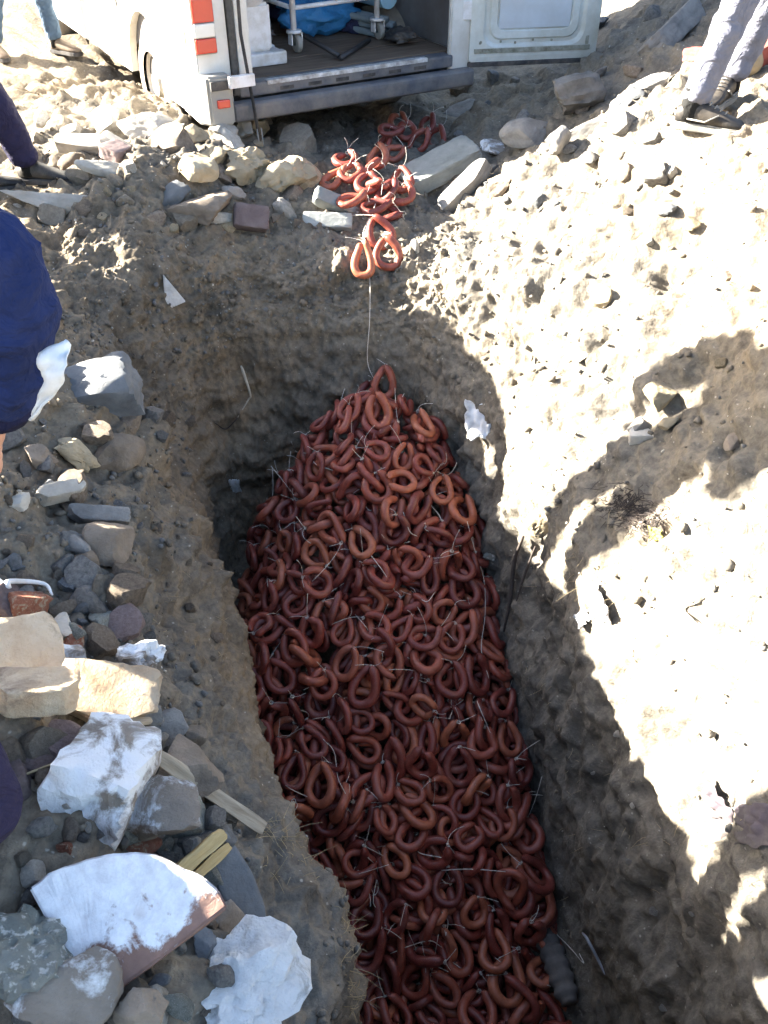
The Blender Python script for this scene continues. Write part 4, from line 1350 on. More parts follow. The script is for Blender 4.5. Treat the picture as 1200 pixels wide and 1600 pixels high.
6 98 496 3060 -1325 553 103 -799 -213
0 86 -461 3504 -1067 234 -194 952 22
3 93 126 3202 -1015 913 381 118 87
2 113 -579 2354 -1629 312 -41 940 129
6 113 412 3380 -1153 668 93 722 154
4 97 262 2027 -1803 965 262 4 -24
3 109 -467 2156 -1724 116 -82 945 296
3 99 339 3670 -1078 623 -22 768 147
1 110 484 1383 -2183 224 -64 -972 -35
0 107 -586 3340 -1343 434 -181 880 -69
1 88 704 1571 -2131 913 347 128 -174
5 101 735 1289 -2166 834 342 431 -50
0 109 312 2756 -1365 930 186 182 -258
4 92 463 2729 -1468 552 242 158 782
1 114 -502 3003 -1343 286 -368 884 -27
6 113 -628 2761 -1482 78 354 -3 -932
4 117 15 1617 -2073 285 -528 -679 -423
4 114 504 2913 -1434 788 177 495 319
3 92 -128 2138 -1698 190 350 -909 119
2 105 -61 2125 -1735 122 -368 -876 -286
1 85 513 2661 -1491 280 389 -162 862
3 112 -278 1829 -1917 96 336 -862 -368
3 84 437 3464 -1066 574 55 -794 195
5 88 -536 3139 -1344 342 -389 853 -62
0 96 -628 2516 -1573 892 334 -90 291
1 102 85 2169 -1723 906 263 -22 331
2 101 264 1694 -1994 75 553 -796 -237
4 98 -503 2238 -1697 905 63 79 414
0 91 -96 2403 -1559 119 -56 -911 -391
0 84 203 2326 -1589 928 277 -238 -76
0 111 -672 2694 -1561 230 -96 960 126
3 99 -725 2973 -1556 200 -319 869 -321
1 111 -754 3114 -1637 765 -297 535 -200
0 91 -652 2836 -1491 867 234 -422 -123
6 101 -438 2092 -1760 923 139 319 162
0 105 -609 3052 -1454 897 222 -344 -167
2 117 298 3525 -1007 370 -708 -568 200
4 110 -467 3570 -1123 884 -57 -463 37
0 88 227 1453 -2177 983 177 33 25
0 93 -556 3487 -1218 709 556 125 -415
5 117 -639 2600 -1558 961 250 -73 88
1 87 114 1398 -2195 11 266 -959 -98
5 117 -162 1386 -2160 546 -145 -799 -208
1 105 -662 3514 -1500 67 -56 654 -751
2 112 -654 3017 -1497 549 -248 793 -91
1 112 258 3675 -925 438 -272 -856 40
6 96 -578 2318 -1588 806 -175 -422 375
3 89 487 3086 -1356 519 21 -827 -212
0 90 -23 2940 -1155 937 225 45 -264
0 84 -670 2661 -1414 934 -102 311 144
5 107 -510 3604 -1149 334 -748 -82 568
0 95 -680 3500 -1449 182 -408 -766 462'''.split()]
RINGS = [RINGS[i:i + 9] for i in range(0, len(RINGS), 9)]
N_SINGLE = 282
ZONES = [
 (lambda x, y: y > 3.35, 'reddish-brown ring sausage in the narrow peak of the heap at the far wall', 'sausages at the peak of the heap'),
 (lambda x, y: y > 2.75 and x < -.12, 'reddish-brown ring sausage on the upper left flank of the heap', 'sausages on the upper left flank'),
 (lambda x, y: y > 2.75, 'reddish-brown ring sausage on the upper right flank of the heap', 'sausages on the upper right flank'),
 (lambda x, y: y > 2.1 and x < 0.0, 'reddish-brown ring sausage in the left middle of the heap', 'sausages in the left middle of the heap'),
 (lambda x, y: y > 2.1, 'reddish-brown ring sausage in the right middle of the heap', 'sausages in the right middle of the heap'),
 (lambda x, y: x < .3, 'dark red ring sausage in the shaded near part of the heap beside the left wall', 'sausages in the near left part'),
 (lambda x, y: True, 'dark red ring sausage in the shaded near part of the heap beside the right wall', 'sausages in the near right part'),
]
def ring_matrix(r):
    q = Quaternion((r[5] / 1000, r[6] / 1000, r[7] / 1000, r[8] / 1000)).normalized()
    return Matrix.Translation((r[2] / 1000, r[3] / 1000, r[4] / 1000)) @ q.to_matrix().to_4x4() @ Matrix.Scale(r[1] / 100, 4)
rest_V, rest_F, off = [], [], 0
for i, r in enumerate(RINGS):
    k = r[0] * 3 + i % 3; mw = ring_matrix(r)
    if i < N_SINGLE:
        z = next(z for z in ZONES if z[0](r[2] / 1000, r[3] / 1000))
        sausage(k, mw, z[1], z[2], (i * 5) % 8 if i % 5 < 4 else None)
    else:
        A = np.array(mw); V = RRAW[k][0] @ A[:3, :3].T + A[:3, 3]
        rest_V.append(V); rest_F += [tuple(j + off for j in f) for f in RRAW[k][1]]; off += len(V)
o = link(bpy.data.objects.new('sausage_heap', mesh_mixed('sausage_heap', np.vstack(rest_V), rest_F, M['sausage'])))
tag(o, 'deeper dark ring sausages filling the gaps of the heap in the trench', 'sausages', kind='stuff')

# the rings strewn between van and trench, and the pair hanging over the edge
LOOSE = [
 (668, 216, 75, 10, 15, .05, 5, 'ring sausage bridging the two rightmost strewn rings behind the block'),
 (600, 246, 60, 25, -10, .03, 6, 'ring sausage wedged between the broad ring and the flat ring of the back cluster'),
 (622, 208, 80, 10, 0, .01, 4, 'ring sausage at the very back of the strewn cluster, nearest the van'),
 (574, 312, 85, 5, 5, .05, 1, 'ring sausage in the centre of the strewn cluster under the white string'),
 (606, 330, 60, 15, 0, .05, 6, 'ring sausage right of the crossing one, above the lowest ring'),
 # px, py, turn, tilt about x, tilt about y, lift, type, label
 (682, 224, 70, 20, 0, .00, 0, 'ring sausage farthest right, alone against the back of the concrete block'),
 (656, 234, 40, 35, 10, .01, 3, 'ring sausage leaning on the concrete block, second from the right'),
 (634, 218, 95, 15, 10, .03, 1, 'ring sausage topmost at the back of the strewn sausages'),
 (612, 232, 10, -8, 6, .06, 3, 'broad ring sausage on top of the back cluster of strewn sausages'),
 (590, 262, 80, 15, -8, .02, 0, 'ring sausage lying flat below the back cluster, beside the sunlit rings'),
 (618, 252, 30, 10, 10, .01, 4, 'ring sausage half hidden under the broad ring of the back cluster'),
 (540, 264, 85, -5, 0, .03, 1, 'sunlit orange ring sausage farthest up on the left of the strewn ones'),
 (548, 290, 70, 10, 10, .02, 4, 'sunlit ring sausage just below the leftmost sunlit orange one'),
 (576, 290, 20, 15, -30, .03, 2, 'sunlit ring sausage standing between the two halves of the strewn sausages'),
 (522, 292, 50, 10, 0, .00, 5, 'small ring sausage at the left end, partly under the sunlit rings'),
 (626, 300, 88, 10, 0, .04, 0, 'ring sausage resting against the lower left corner of the concrete block'),
 (628, 318, 80, 0, 5, .00, 3, 'ring sausage under the one against the corner of the concrete block'),
 (552, 330, 20, 5, -5, .01, 3, 'wide open ring sausage beside the two grey bricks'),
 (590, 322, -60, 40, 0, .06, 5, 'ring sausage lying across the others with its tied end showing'),
 (590, 347, 5, 10, 0, .03, 0, 'ring sausage lowest in the strewn cluster, above the hanging pair'),
 (606, 344, -10, 0, 20, .00, 2, 'ring sausage half hidden right behind the lowest of the strewn cluster'),
]
for (px, py, turn, ax, ay, lift, ty, label) in LOOSE:
    hit, nrm, s = at(px, py)
    R3 = frame_on(Vector((0, -.30, .95)).normalized(), math.radians(turn - 90), 1.0) @ Matrix.Rotation(math.radians(ax), 3, 'X') @ Matrix.Rotation(math.radians(ay), 3, 'Y')
    p = Vector((hit.x, hit.y, max(hit.z, .75 * top_of(hit.x, hit.y) + .25 * hit.z) + .030 + lift))
    sausage(ty * 3 + (px % 3), Matrix.Translation(p) @ R3.to_4x4() @ Matrix.Scale(1.10, 4), label, 'sausages strewn between van and trench', px % 8)
def hang(px, py, lean, ty, label, out=.02, scale=1.10):
    hit, nrm, s = at(px, py)
    n = Vector((.05, -.80, .55)).normalized()
    up = Vector((math.sin(lean), 0, 1)); up = (up - n * up.dot(n)).normalized()
    mw = Matrix.Translation(hit + n * out) @ Matrix((up.cross(n), up, n)).transposed().to_4x4() @ Matrix.Scale(scale, 4)
    sausage(ty, mw, label, 'sausages hanging on the string', (px + 3) % 8)
    return mw
hang(566, 408, .05, 15, 'narrow ring sausage hanging over the edge, left of the hanging pair', .055)
hang(603, 400, -.05, 9, 'round ring sausage hanging over the edge, right of the hanging pair', .09)
hang(592, 366, -.3, 1, 'ring sausage tipping over the edge just above the hanging pair', .08)
hang(600, 596, .05, 6, 'ring sausage at the very top of the heap, right of the topmost pair', .03)
hang(577, 620, .12, 0, 'ring sausage at the very top of the heap, left of the topmost pair', .06)

# strings
def string(name, pts, label, r=.0016, group=None):
    o = tube(name, smooth_path(pts, 5), r, M['string'], n=5)
    return tag(o, label, 'string', group)
def on(px, py, up=.03):
    hit, nrm, s = at(px, py); return hit + nrm * up
def heap_pt(px, py, up=.012):
    """a point on the heap of rings seen in this direction"""
    dg = bpy.context.evaluated_depsgraph_get()
    ok, loc, nrm, i, ob, mx = scene.ray_cast(dg, EYE, pix_dir(px, py).normalized())
    return loc - pix_dir(px, py).normalized() * up if ok else on(px, py)
bpy.context.view_layer.update()
string('hanging_string', [on(594, 300, .05), on(588, 330, .06), on(572, 366, .03), on(571, 400, .05), on(573, 440, .03), on(575, 500, .02), on(576, 560, .03), on(578, 600, .05)], 'long white string running down the far wall from the strewn sausages to the heap', .0019)
for k, (pts, lab) in enumerate([
    ([(730, 815), (742, 860), (756, 905), (758, 960), (752, 1015), (764, 1060)], 'long white string trailing down the right flank of the heap'),
    ([(630, 800), (640, 830), (652, 838)], 'short white string below the orange ring near the top'),
    ([(483, 690), (490, 722), (520, 735)], 'white string looped on the upper left shoulder of the heap'),
    ([(580, 868), (600, 895), (618, 925)], 'white string slanting across the centre of the upper heap'),
    ([(455, 690), (462, 705), (478, 708)], 'white string end on the upper left rim of the heap'),
    ([(505, 1155), (522, 1175), (528, 1215), (540, 1240)], 'pale string curling over the left middle of the heap'),
    ([(745, 1095), (752, 1112), (766, 1145)], 'white string end at the right edge of the heap, mid height'),
    ([(748, 1200), (760, 1215), (778, 1232)], 'white frayed string on the right part of the heap below the middle'),
    ([(655, 1300), (652, 1330), (690, 1340)], 'white string crossing the lower heap near its centre'),
    ([(575, 1340), (590, 1360), (583, 1410), (600, 1425)], 'thin white string running down the lower left of the heap'),
    ([(610, 1490), (640, 1478), (672, 1470), (690, 1480)], 'white string lying over the rings near the bottom edge'),
    ([(430, 1210), (450, 1230), (480, 1245)], 'white string along the left edge of the heap below the middle'),
    ([(640, 920), (665, 940), (680, 925)], 'white string looped round a ring in the upper middle'),
    ([(555, 960), (575, 985), (580, 1010)], 'white string on the left of the heap above the middle'),
    ([(690, 1360), (735, 1358), (790, 1362)], 'white string stretched sideways on the lower right of the heap'),
    ([(870, 1460), (890, 1480), (912, 1505), (905, 1490)], 'white string loop beside the dark sack at the lower right'),
    ([(690, 1425), (700, 1440), (696, 1462)], 'short string between rings near the lower end'),
  ]):
    string('string', [heap_pt(*p) for p in pts], lab, .0017, 'strings over the heap')

# ------------------------------------------------------------------ the van
M['vanwhite'] = mat_plain('van_paint', (.74, .75, .74), .38, var=.05, scale=2.0, spec=.5, dirt=(.42, .38, .31), dirt_amt=.6)
M['doorpaint'] = mat_plain('door_paint', (.66, .70, .69), .42, var=.06, scale=3.0, spec=.45, dirt=(.36, .34, .27), dirt_amt=.75)
M['rubber'] = mat_plain('rubber', (.035, .035, .038), .75, var=.3, scale=10, bumps=.002, dirt=(.16, .14, .12), dirt_amt=.3)
M['tyre'] = mat_plain('dusty_tyre', (.16, .14, .12), .9, var=.4, scale=12, bumps=.006, dirt=(.34, .30, .24), dirt_amt=.9)
M['bumper'] = mat_plain('bumper_plastic', (.075, .082, .10), .6, var=.25, scale=8, spec=.35, dirt=(.22, .20, .18), dirt_amt=.5)
M['greyplast'] = mat_plain('grey_plastic', (.26, .26, .25), .55, var=.15, scale=8, dirt=(.35, .32, .27), dirt_amt=.4)
M['steel'] = mat_plain('worn_steel', (.62, .63, .64), .5, metal=.0, var=.3, scale=30, bumps=.001, dirt=(.16, .14, .12), dirt_amt=.7)
M['deck'] = mat_wood('dirty_deck', (.075, .055, .042), (.20, .150, .11), 20)
M['inside'] = mat_plain('cargo_lining', (.16, .165, .18), .7, var=.25, scale=3, dirt=(.09, .08, .075), dirt_amt=.6)
M['redlens'] = mat_plain('red_lens', (.55, .05, .03), .25, var=.1, scale=4, spec=.6)
M['amberlens'] = mat_plain('amber_lens', (.70, .28, .04), .25, var=.1, scale=4, spec=.6)
M['clearlens'] = mat_plain('clear_lens', (.70, .68, .62), .25, var=.1, scale=4, spec=.6)
M['whitetube'] = mat_plain('white_enamel', (.70, .70, .72), .4, var=.08, scale=12, spec=.4, dirt=(.40, .36, .30), dirt_amt=.3)
M['blue'] = mat_plain('blue_tarp', (.035, .19, .42), .5, var=.35, scale=10, bumps=.012, spec=.4)
M['paleblue'] = mat_plain('pale_blue_film', (.33, .56, .72), .4, var=.12, scale=7, spec=.4)
M['pipe'] = mat_plain('grey_pipe', (.17, .21, .23), .5, var=.2, scale=9)
M['blackbar'] = mat_plain('black_steel', (.03, .028, .03), .5, var=.3, scale=14, spec=.4)
M['navyfab'] = mat_plain('navy_blanket', (.03, .032, .075), .9, var=.4, scale=8, bumps=.01)
M['glass'] = mat_plain('dark_glass', (.02, .025, .03), .08, var=.1, spec=.6)
M['hubcap'] = mat_plain('hub_steel', (.50, .49, .46), .55, metal=.3, var=.15, scale=8, dirt=(.40, .35, .28), dirt_amt=.6)

VAN_YAW = math.radians(30)
VG = -.165                                            # the ground the van stands on
VAN = tag(empty('van', (-1.07, 5.42, VG), (0, 0, VAN_YAW)), 'white delivery van seen from its open rear, standing at the trench head', 'van')
VM = Matrix.Translation((-1.07, 5.42, VG)) @ Matrix.Rotation(VAN_YAW, 4, 'Z')
W, HT, LN, FL = 1.90, 2.45, 4.9, .52                 # width, height, length, load floor height (local: x right, y forward, z up)
def van_side(name, x0, x1):
    """side wall: outline in y, z with the wheel arches cut out"""
    pts = [(.02, .34), (.02, HT - .22), (.10, HT - .08), (.25, HT)] + [(3.3, HT), (3.62, HT - .15), (4.15, 1.35), (LN - .05, 1.12), (LN, .9), (LN, .34)]
    for cy in (4.0, .98):
        pts += [(cy + .40 * math.cos(a), .34 + .43 * math.sin(a)) for a in np.linspace(0, math.pi, 13)]
    return prism(name, pts, x0, x1, M['vanwhite'], VAN, axis='x')
# a tall curved flank in three bands
for nm, xa, xb in (('side_panel', 0, .05), ('side_panel', W - .05, W)):
    van_side(nm, xa, xb)
for xa in (-.012, W + .002):
    box('rub_strip', (xa, .12, .72), (xa + .010, .50, .80), M['greyplast'], VAN, .003)
    box('rub_strip', (xa, 1.48, .72), (xa + .010, 3.5, .80), M['greyplast'], VAN, .003)
box('roof', (.052, .06, HT - .05), (W - .052, 3.4, HT + .03), M['vanwhite'], VAN, .03, 3)
prism('bonnet', [(3.32, HT - .02), (3.62, HT - .17), (4.15, 1.33), (LN - .06, 1.10), (LN - .02, .9), (LN - .02, .36), (4.5, .36), (4.5, .9), (3.9, 1.2), (3.4, 2.2)], .052, W - .052, M['vanwhite'], VAN, axis='x')
prism('windscreen', [(3.66, HT - .2), (4.13, 1.40), (4.15, 1.42), (3.68, HT - .18)], .16, W - .16, M['glass'], VAN, axis='x')
box('bulkhead', (.055, 3.1, FL), (W - .055, 3.14, HT - .06), M['inside'], VAN, .004)
box('side_lining', (.052, .12, FL), (.07, 3.09, HT - .06), M['inside'], VAN, .003)
box('side_lining', (W - .07, .12, FL), (W - .052, 3.09, HT - .06), M['inside'], VAN, .003)
box('underbody', (.06, .10, .36), (W - .06, LN - .3, FL - .035), M['rubber'], VAN, .01)
for k in range(9):                                   # the planks of the load floor run across
    y0 = .10 + k * .33
    box('floor_plank', (.072, y0, FL - .033 + .002 * (k % 3)), (W - .072, y0 + .324, FL + .002 * (k % 2)), M['deck'], VAN, .004)
# rear frame
prism('rear_pillar', [(.0, -.01), (.20, -.01), (.20, .02), (.15, .10), (.0, .10)], .40, HT - .10, M['vanwhite'], VAN, .008, 'z')
prism('rear_pillar', [(W, -.01), (W - .17, -.01), (W - .17, .02), (W - .12, .10), (W, .10)], .40, HT - .10, M['vanwhite'], VAN, .008, 'z')
box('rear_header', (.02, -.012, HT - .20), (W - .02, .11, HT - .02), M['vanwhite'], VAN, .02)
box('door_seal', (.205, -.018, .46), (.245, .015, HT - .2), M['rubber'], VAN, .008)
box('door_jamb', (.25, -.015, .47), (.335, .06, HT - .2), M['vanwhite'], VAN, .012)
# sill, worn strip and bumper
box('sill', (.24, -.02, FL - .075), (W - .15, .09, FL - .003), M['bumper'], VAN, .012)
wear = box('scuff_strip', (.42, -.024, FL - .022), (W - .35, .022, FL + .003), M['steel'], VAN, .004)
for k in range(6):
    box('sill_slot', (.50 + k * .19, -.0225, FL - .060), (.50 + k * .19 + .09, -.0195, FL - .040), M['rubber'], VAN, .0)
bp = box('bumper', (.16, -.10, .33), (W - .02, .0, FL - .085), M['bumper'], VAN, .03, 3)
bc = prism('bumper_corner', [(-.01, .30), (-.03, .0), (.02, -.09), (.16, -.112), (.16, -.02), (.05, .02), (.05, .30)], .33, .60, M['greyplast'], VAN, .012)
box('fog_lamp', (.06, -.118, .43), (.135, -.095, .475), M['redlens'], bc, .006)
box('bumper_groove', (.03, -.112, .525), (.158, -.092, .575), M['rubber'], bc, .004)
box('latch_plate', (.13, -.150, .535), (.29, -.118, .60), M['whitetube'], VAN, .006)
for sx in (0,):
    x0, x1 = ((-.012, .125), (W - .125, W + .012))[sx]
    lamp = box('tail_lamp', (x0, -.036, .70), (x1, .10, 1.26), M['greyplast'], VAN, .012)
    for (z0, z1, mt) in ((.71, .785, 'redlens'), (.79, .86, 'clearlens'), (.865, .985, 'redlens'), (.99, 1.25, 'amberlens')):
        box('lens', (x0 + .006, -.052, z0), (x1 - .008, -.030, z1), M[mt], lamp, .010, 3)
# strap hanging at the open side
def vp(x, y, z): return VM @ Vector((x, y, z))
st = tube('strap', [(.30, -.05, 2.1), (.27, -.07, 1.4), (.25, -.09, .8), (.27, -.13, .45), (.285, -.15, .22)], [(.022, .006)] * 5, M['rubber'], VAN, 8)
for q in (-.012, .014):
    tube('strap_end', [(.285 + q, -.15, .30), (.289 + q, -.158, .2), (.292 + q * 2, -.165, .10)], .004, M['greyplast'], VAN, 6)
# wheels
def lathe(name, prof, mat, parent, axis='x', n=40, loc=(0, 0, 0)):
    a = np.arange(n) * 2 * math.pi / n
    V = []
    for (h, r) in prof:
        V.append(np.stack([np.full(n, h), np.cos(a) * r, np.sin(a) * r], 1))
    V = np.concatenate(V)
    if axis == 'z': V = V[:, [1, 2, 0]]
    m = len(prof)
    Fq = [(i * n + j, i * n + (j + 1) % n, (i + 1) * n + (j + 1) % n, (i + 1) * n + j) for i in range(m - 1) for j in range(n)]
    me = mesh_mixed(name, V, Fq, mat); me.set_sharp_from_angle(angle=math.radians(40))
    o = link(bpy.data.objects.new(name, me), parent); o.location = loc
    bm = bmesh.new(); bm.from_mesh(me); bmesh.ops.recalc_face_normals(bm, faces=bm.faces); bm.to_mesh(me); bm.free()
    return o
for cy in (.98, 4.0):
    for side in (0, 1):
        x = (.02, W - .02)[side]; sg = (1, -1)[side]
        t = lathe('wheel', [(sg * .0, .20), (sg * -.005, .27), (sg * .02, .325), (sg * .05, .34), (sg * .16, .34), (sg * .20, .32), (sg * .20, .2)], M['tyre'], VAN, loc=(x, cy, .335))
        lathe('rim', [(sg * .01, .002), (sg * .012, .07), (sg * .05, .09), (sg * .06, .17), (sg * .02, .195), (sg * .03, .21)], M['hubcap'], t)
# the right rear door, swung wide open, its inner face to the trench
def rrect(x0, z0, x1, z1, r, n=6):
    pts = []
    for cx, cz, a0 in ((x1 - r, z1 - r, 0), (x0 + r, z1 - r, 90), (x0 + r, z0 + r, 180), (x1 - r, z0 + r, 270)):
        pts += [(cx + r * math.cos(math.radians(a0 + 90 * k / n)), cz + r * math.sin(math.radians(a0 + 90 * k / n))) for k in range(n + 1)]
    return pts
DOOR = empty('rear_door', (W - .03, -.03, .46), (0, 0, math.radians(-20))); DOOR.parent = VAN
DW, DH = .88, 1.80
def door_face():
    """inner sheet: outer rim, then pressed steps down to the middle panel"""
    loops = [(rrect(0, 0, DW, DH, .02), 0.0), (rrect(.035, .03, DW - .03, DH - .03, .03), -.004), (rrect(.085, .085, DW - .10, DH - .10, .09), -.006),
             (rrect(.105, .105, DW - .12, DH - .12, .085), .014), (rrect(.125, .125, DW - .14, DH - .14, .08), .014), (rrect(.135, .135, DW - .15, DH - .15, .075), .002), (rrect(.175, .175, DW - .19, DH - .19, .06), .004), (rrect(.185, .185, DW - .20, DH - .20, .055), .016)]
    n = len(loops[0][0]); V = []; Fq = []
    for pts, y in loops: V += [(a, y, b) for a, b in pts]
    for i in range(len(loops) - 1):
        Fq += [(i * n + j, i * n + (j + 1) % n, (i + 1) * n + (j + 1) % n, (i + 1) * n + j) for j in range(n)]
    Fq.append(tuple((len(loops) - 1) * n + j for j in range(n)))
    b0 = len(V); V += [(a, .06, b) for a, b in loops[0][0]]
    Fq += [(j, b0 + j, b0 + (j + 1) % n, (j + 1) % n) for j in range(n)]
    Fq.append(tuple(b0 + j for j in range(n))[::-1])
    me = bpy.data.meshes.new('door_sheet'); me.from_pydata(V, [], Fq); me.update(); me.materials.append(M['doorpaint'])
    bm = bmesh.new(); bm.from_mesh(me); bmesh.ops.recalc_face_normals(bm, faces=bm.faces); bm.to_mesh(me); bm.free()
    return link(bpy.data.objects.new('door_sheet', me), DOOR)
ds = door_face()
M['doorcard'] = mat_plain('door_card', (.52, .56, .60), .5, var=.1, scale=5, dirt=(.44, .46, .47), dirt_amt=.4)
M['grime'] = mat_plain('door_grime', (.10, .095, .06), .8, var=.5, scale=30, dirt=(.42, .42, .36), dirt_amt=.9)
box('door_card', (.19, .006, .19), (DW - .205, .0165, DH - .205), M['doorcard'], DOOR, .004)
box('grime_line', (.03, -.010, .052), (DW - .05, -.001, .080), M['grime'], DOOR, .002)
box('drain_slot', (DW - .085, -.009, .084), (DW - .062, -.001, .135), M['grime'], DOOR, .002)
for bx in (.06, .065, .20, .30, .42, .55): box('plug', (bx, -.010, .10 + .03 * (bx * 37 % 1)), (bx + .014, -.002, .114 + .03 * (bx * 37 % 1)), M['grime'], DOOR, .002)
box('bottom_seal', (-.005, -.004, -.03), (DW + .005, .05, -.002), M['rubber'], DOOR, .006)
box('hinge', (-.06, .0, .25), (.02, .03, .36), M['whitetube'], DOOR, .006)

# ------------------------------------------------------------------ the load in the van
FZ = FL + .003
def van_thing(name, label, cat, x, y, z=FZ, rz=0.0):
    e = empty(name); e.matrix_world = VM @ Matrix.Translation((x, y, z)) @ Matrix.Rotation(rz, 4, 'Z')
    return tag(e, label, cat)
tr = van_thing('trolley', 'white tubular trolley frame on castors inside the van', 'trolley', .86, .52, FZ, math.radians(4))
for k, (x, y) in enumerate(((0, 0), (.66, .02), (0, .75), (.66, .75))):
    tube('post', [(x, y, .13), (x, y, 1.35)], .019, M['whitetube'], tr, 12)
    c = tube('castor', [(x, y, .12), (x, y, .135)], .05, M['whitetube'], tr, 16)
    w = lathe('wheel', [(-.018, .012), (-.018, .046), (-.010, .054), (.010, .054), (.018, .046), (.018, .012)], M['greyplast'], c, n=24, loc=(x + .02, y, .055))
    box('fork', (x - .03, y - .02, .05), (x - .022, y + .03, .12), M['whitetube'], c, .002)
    box('fork', (x + .045, y - .02, .05), (x + .053, y + .03, .12), M['whitetube'], c, .002)
for z in (.26, .80):
    tube('rail', [(0, 0, z), (.66, .02, z)], .014, M['whitetube'], tr, 10); tube('rail', [(0, .75, z), (.66, .75, z)], .014, M['whitetube'], tr, 10)
    tube('rail', [(0, 0, z), (0, .75, z)], .014, M['whitetube'], tr, 10); tube('rail', [(.66, 0, z), (.66, .75, z)], .014, M['whitetube'], tr, 10)
tube('upright', [(.33, .01, .26), (.30, .01, .80)], .013, M['whitetube'], tr, 10)
b = van_thing('steel_bar', 'black steel bar slanting under the trolley, left of the two bars', 'bar', 0, 0)
tube('rod', [(.90, .62, .12), (1.03, .22, .02)], .016, M['blackbar'], b, 10)
b2 = van_thing('steel_bar', 'black steel bar running to the right castor, right of the two bars', 'bar', 0, 0)
tube('rod', [(1.02, .18, .018), (1.42, .52, .022)], .016, M['blackbar'], b2, 10)
# white moulded pedestal
pd = van_thing('plastic_pedestal', 'white moulded plastic pedestal just inside the left of the van opening', 'pedestal', .50, .42)
lathe('bowl', [(.30, .05), (.33, .10), (.40, .16), (.50, .18), (.62, .17), (.80, .14), (.95, .15), (.96, .02)], M['whitetube'], pd, 'z', 32)
prism('column', [(-.08, -.09), (.12, -.09), (.14, .10), (-.08, .10)], .075, .34, M['whitetube'], pd, .015)
box('foot', (-.14, -.13, .0), (.20, -.06, .075), M['whitetube'], pd, .012)
box('foot', (-.14, .05, .0), (.20, .13, .075), M['whitetube'], pd, .012)
box('foot_bar', (.10, -.058, .02), (.19, .048, .07), M['whitetube'], pd, .01)
# blue tarp bundle, navy blanket, pipes, roll
def bundle(name, label, cat, x, y, dims, mat, seed):
    V, Fc = rock_arrays(seed, dims, 'lump', 4, 6, .16)
    V[:, 2] += dims[2] * .45
    V[:, 2] = np.maximum(V[:, 2], 0.0)
    o = obj_np(name, V, Fc, M[mat]); o.matrix_world = VM @ Matrix.Translation((x, y, FZ)); return tag(o, label, cat)
bundle('tarp_bundle', 'crumpled blue plastic tarp bundle between the trolley posts', 'tarp', 1.24, 1.02, (.62, .42, .30), 'blue', 61)
bundle('folded_blanket', 'dark navy blanket bundle behind the blue tarp', 'blanket', .98, 1.55, (.9, .5, .5), 'navyfab', 62)
bundle('cement_bag', 'flat grey sack lying on the load floor left of the tarp', 'sack', .78, 1.05, (.42, .46, .16), 'inside', 63)
pb = van_thing('pipe_bundle', 'bundle of grey pipes lying at the right of the load floor', 'pipes', 1.63, .62, FZ, math.radians(12))
for k in range(11):
    r, c = divmod(k, 4)
    tube('pipe', [(c * .047 - .08 + .023 * (r % 2), 0 + .03 * (k % 3), .024 + r * .040), (c * .047 - .10 + .023 * (r % 2), 1.6, .024 + r * .040)], .021, M['pipe'], pb, 12)
rl = van_thing('film_roll', 'pale blue plastic roll resting on the pipe bundle', 'roll', 1.70, .70, FZ + .15, math.radians(10))
lathe('sheet', [(-.55, .0), (-.55, .055), (-.545, .075), (.545, .075), (.55, .055), (.55, .0)], M['paleblue'], rl, 'x', 28).rotation_euler = (0, 0, math.radians(88))
for ch in rl.children: ch.location = (0, .55, .08)

bundle('tarp_bundle', 'blue plastic sheet heaped behind the pipes at the back of the load', 'tarp', 1.55, 1.75, (.6, .5, .42), 'blue', 64)
bundle('rag_bundle', 'dark rag bundle beside the right castor of the trolley', 'rags', 1.50, .95, (.26, .30, .14), 'navyfab', 65)
bundle('debris_bag', 'small dark bag at the foot of the pipes inside the van', 'bag', 1.62, .42, (.22, .24, .10), 'rubber', 66)

# ------------------------------------------------------------------ people
def cloth_mat(name, c, scale=18, rough=.85, var=.16):
    m, nt, b = new_mat(name)
    co = coords(nt)
    f = nz(nt, co, scale, 6, .6); g = nz(nt, co, 260, 2, .5)
    a = ramp(nt, f, [(.3, [x * (1 - var) for x in c]), (.7, [x * (1 + var) for x in c])]).outputs[0]
    nt.links.new(a, b.inputs['Base Color']); b.inputs['Roughness'].default_value = rough
    b.inputs['Specular IOR Level'].default_value = .15
    h2 = nz(nt, co, scale * .55, 4, .55, 1.2)
    bump(nt, b, [(f, .5, .012), (g, .4, .001), (h2, 1.0, .03)])
    return m
M['jacket'] = cloth_mat('blue_jacket', (.014, .024, .085))
M['jacketdark'] = cloth_mat('navy_panel', (.010, .012, .040))
M['navy'] = cloth_mat('navy_trousers', (.022, .020, .050))
M['jeans'] = cloth_mat('blue_jeans', (.075, .115, .17))
M['greytrousers'] = cloth_mat('grey_trousers', (.15, .155, .195))
M['skin'] = mat_plain('skin', (.46, .245, .17), .5, var=.12, scale=14, spec=.35, bumps=.0006)
M['hair'] = mat_plain('hair', (.022, .018, .015), .6, var=.4, scale=60, bumps=.004)
M['shoe'] = mat_plain('black_shoe', (.016, .015, .015), .55, var=.25, scale=14, dirt=(.10, .085, .07), dirt_amt=.2)
M['boot'] = mat_plain('dusty_brown_boot', (.10, .065, .045), .8, var=.25, scale=14, dirt=(.22, .18, .13), dirt_amt=.5)
M['sole'] = mat_plain('pale_sole', (.24, .23, .21), .7, var=.15, scale=14)
M['sock'] = cloth_mat('dark_sock', (.014, .014, .014))
M['coat'] = cloth_mat('dark_red_coat', (.075, .02, .03))

